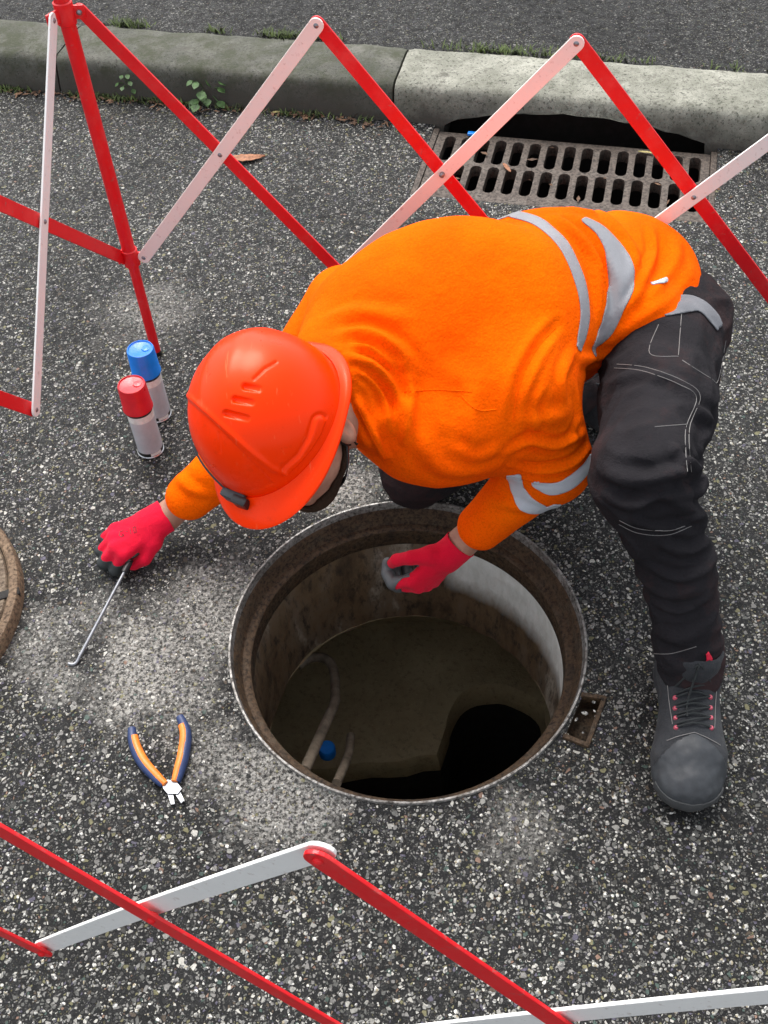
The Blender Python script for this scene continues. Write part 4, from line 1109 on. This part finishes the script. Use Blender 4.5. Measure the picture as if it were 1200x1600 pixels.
def glove(H, mat, label, coat):
    c = H.w((.07, 0, -.02)); g = SDF([x-.115 for x in c], [x+.115 for x in c], .0026)
    H.add(g, .0017); g.oval(H.w((-.022, 0, 0)), H.w((.02, 0, 0)), H.Y, .037, .035, .88, .8, .012)
    V, F = g.mesh(2); s = Surf(V, F); L = V-np.array(H.W); X = L@np.array(H.X); Y = L@np.array(H.Y); Z = L@np.array(H.Z)
    nz = fnoise(V, 60, 1)*.0009; s.V = s.V+s.N*nz[:, None]
    v, f = s.clip(-(X+.020)); o = mesh_obj('glove', v, f, M['glove'], person); o['label'] = label
    md = o.modifiers.new('s', 'SOLIDIFY'); md.thickness = .0016; md.offset = -1
    # rubber coating: palm side and the finger ends
    f_ = np.full(len(V), 1.0)
    for i, pts in enumerate(H.fing):
        W4 = [H.w(p) for p in pts]
        for k in range(3):
            a = np.array(W4[k]); b = np.array(W4[k+1]); ab = b-a; t = (V-a)@ab/(ab@ab); d = np.linalg.norm(V-a-np.clip(t, 0, 1)[:, None]*ab, axis=1)
            # palmar direction of this bone
            dl = Vector(W4[k+1]-W4[k]).normalized(); pm = dl.cross(H.Y)
            if pm.dot(H.Z) > 0 and k == 0: pm = -pm
            if k: pm = pm if pm.dot(prev) > 0 else -pm
            prev = pm
            q = (V-a-t[:, None]*ab)@np.array(pm)
            near = d < .0165; val = .0045-q-(k == 2)*.010-(k == 1)*(t-.5)*.004
            f_ = np.where(near, np.minimum(f_, val), f_)
    palm = np.maximum(Z+.011, .022-X); f_ = np.minimum(f_, palm)
    tt = [H.w(p) for p in H.th]
    pc = H.w((.075, -.005, -.040))
    for k in (0, 1, 2):
        a = np.array(tt[k]); b = np.array(tt[k+1]); ab = b-a; t = (V-a)@ab/(ab@ab); d = np.linalg.norm(V-a-np.clip(t, 0, 1)[:, None]*ab, axis=1)
        pm = np.array(pc)-(a+b)/2; pm -= ab*(pm@ab)/(ab@ab); pm /= np.linalg.norm(pm); q = (V-a-t[:, None]*ab)@pm
        f_ = np.where(d < (.021, .0175, .0135)[k], np.minimum(.008-q, 1), f_)
        if k == 2: f_ = np.where(d < .0135, np.minimum(f_, (.80-t)*.03), f_)
    overlay(s, f_, 'palm_coating', M['coatd' if coat == 'd' else 'coat'], o, .0006, .0010)
    return s, o
gsR, gR = glove(HR_, None, 'red knitted glove holding the lifting hook', 'd')
gsL, gL = glove(HL_, None, 'red knitted glove with grey fingertips over the open manhole', 'l')
def scribble(surf, segs, parent):
    mb = MB()
    for s_ in segs:
        pts = []
        for x, y in s_:
            h, n = surf.hit(x, y); pts.append(h+n*.0004)
        mb.tube(pts, .0006, 5)
    mb.build('glove_print', M['coatd'], parent)
scribble(gsR, [[(193, 829), (187, 831), (186, 836), (190, 839), (194, 836), (191, 835)], [(197, 831), (200, 830)], [(203, 826), (205, 835)], [(208, 824), (210, 833), (213, 832), (212, 823), (208, 824)]], gR)

# ---- the tool in the right hand
a = P(190, 902, .035); b = P(122, 1030, .006)
tl = empty('lifting_hook', b, 'thin shiny steel hook tool held in the red glove on the left', 'hand tool')
d = (b-a).normalized()
MB().tube([a-d*.02, a, b-d*.010]+curve([b-d*.010, b+Vector((-.003, -.006, -.002)), b+Vector((-.010, -.010, -.002)), b+Vector((-.018, -.008, -.001))], 4)[1:], .0032, 12).build('rod', M['steel'], tl)
hp_ = [HR_.w(((HR_.fing[i][2]+HR_.fing[i][1])*.5*.55+HR_.fing[i][0]*.45)+Vector((-.012, 0, -.030))) for i in (0, 3)]
MB().tube([a-d*.012, a-d*.035], .007, 12).tube([a-d*.035, a-d*.035+(hp_[1]-hp_[0])*.9], .009, 12).build('handle', M['black'], tl)

# ---- body: one continuous figure inside the clothes
bd = SDF((-.66, .80, -.02), (.98, 2.1, .90), .0050)
for b in TORSO: blob(bd, b[0], b[1], b[2]-.01, b[3]*.86-.008, b[4]*.82-.008, b[5]*.82-.008, b[6], b[7])
bd.chain([J['shL'], J['elL'], J['wrL']], (.060, .048, .029), .03); bd.chain([J['shR'], J['elR'], J['wrR']], (.058, .044, .029), .03)
blob(bd, 1020, 490, .40, .12, .10, .10, -35, .05)
bd.chain([J['hipL'], J['knL'], Jl('knL', 'anL', .3), J['anL']], (.080, .048, .044, .034), .03)
bd.chain([J['hipR'], J['knR'], Jl('knR', 'anR', .3), J['anR']], (.088, .050, .040, .034), .03)
fl = P(1078, 1225, .035); bd.chain([J['anL'], (J['anL']+fl)/2+Vector((0, 0, -.02)), fl], (.034, .032, .026), .02)
bd.chain([J['anR'], J['anR']+Vector((.0, .05, -.01)), J['anR']+Vector((-.02, .17, -.045))], (.034, .032, .020), .02)
HR_.add(bd, -.0012); HL_.add(bd, -.0012)
bd.cone(J['wrR'], HR_.w((.02, 0, 0)), .028, .026, .012); bd.cone(J['wrL'], HL_.w((.02, 0, 0)), .028, .026, .012)
# head
ax = (HF, HL, HU)
bd.ell(hpt(-.005, 0, .012), ax, (.098, .078, .105), .03); bd.ell(hpt(.026, 0, -.070), ax, (.070, .072, .070), .03)
bd.ell(hpt(.062, 0, -.118), ax, (.032, .036, .024), .02); bd.cone(hpt(-.03, 0, -.06), Vector(J['neck']), .056, .058, .03)
bd.cone(hpt(.088, 0, -.018), hpt(.112, 0, -.052), .009, .014, .012); bd.cone(hpt(.07, -.03, -.012), hpt(.07, .03, -.012), .016, .016, .015)
for sy in (-1, 1):
    bd.ell(hpt(.085, sy*.032, -.028), ax, (.013, .015, .010), .008, 'carve'); bd.ell(hpt(.076, sy*.032, -.028), ax, (.012, .012, .011), .002)
    bd.ell(hpt(.0, sy*.088, -.058), (HF, HL, HU), (.020, .014, .034), .004); bd.ell(hpt(.004, sy*.102, -.056), ax, (.009, .007, .018), .004, 'carve')
bd.cone(hpt(.098, -.018, -.084), hpt(.098, .018, -.084), .0055, .0055, .004); bd.cone(hpt(.097, -.018, -.094), hpt(.097, .018, -.094), .006, .006, .004)
V, F = bd.mesh(1); bs_ = Surf(V, F)
body = bs_.obj('body', M['skin'], person)
L = V-np.array(H0); X = L@np.array(HF); Y = L@np.array(HL); Z = L@np.array(HU)
inh = (np.abs(X) < .16) & (np.abs(Y) < .12) & (np.abs(Z) < .16)
fb_ = np.maximum(np.maximum(Z+.098+.30*(X-.05), .004-X), -.158-Z)+fnoise(V, 60, 3)*.006
lip = np.sqrt(((X-.1)/.012)**2+(Y/.022)**2+((Z+.089)/.009)**2)-1
fb_ = np.where(inh, np.maximum(fb_, -lip*.01), 1); overlay(bs_, fb_, 'beard', M['beard'], body, .004, .006)
fh = np.where(inh & (np.abs(Z) < .14), np.maximum(-Z-.066, X+.010), 1)+fnoise(V, 60, 6)*.004
fh = np.where(np.sqrt(((X+.0)/.026)**2+((Z+.056)/.038)**2) < 1, 1, fh); overlay(bs_, fh, 'hair', M['beard'], body, .003, .004)
for sy in (-1, 1):
    MB().lathe(hpt(.079, sy*.032, -.028), [(0, .0105), (.004, .0098), (.008, .0065), (.0104, 0)], 20, ax=(HL, HU, HF)).build('eye', plain('eye_white', (.7, .68, .65), .3) if sy < 0 else bpy.data.materials['eye_white'], body)
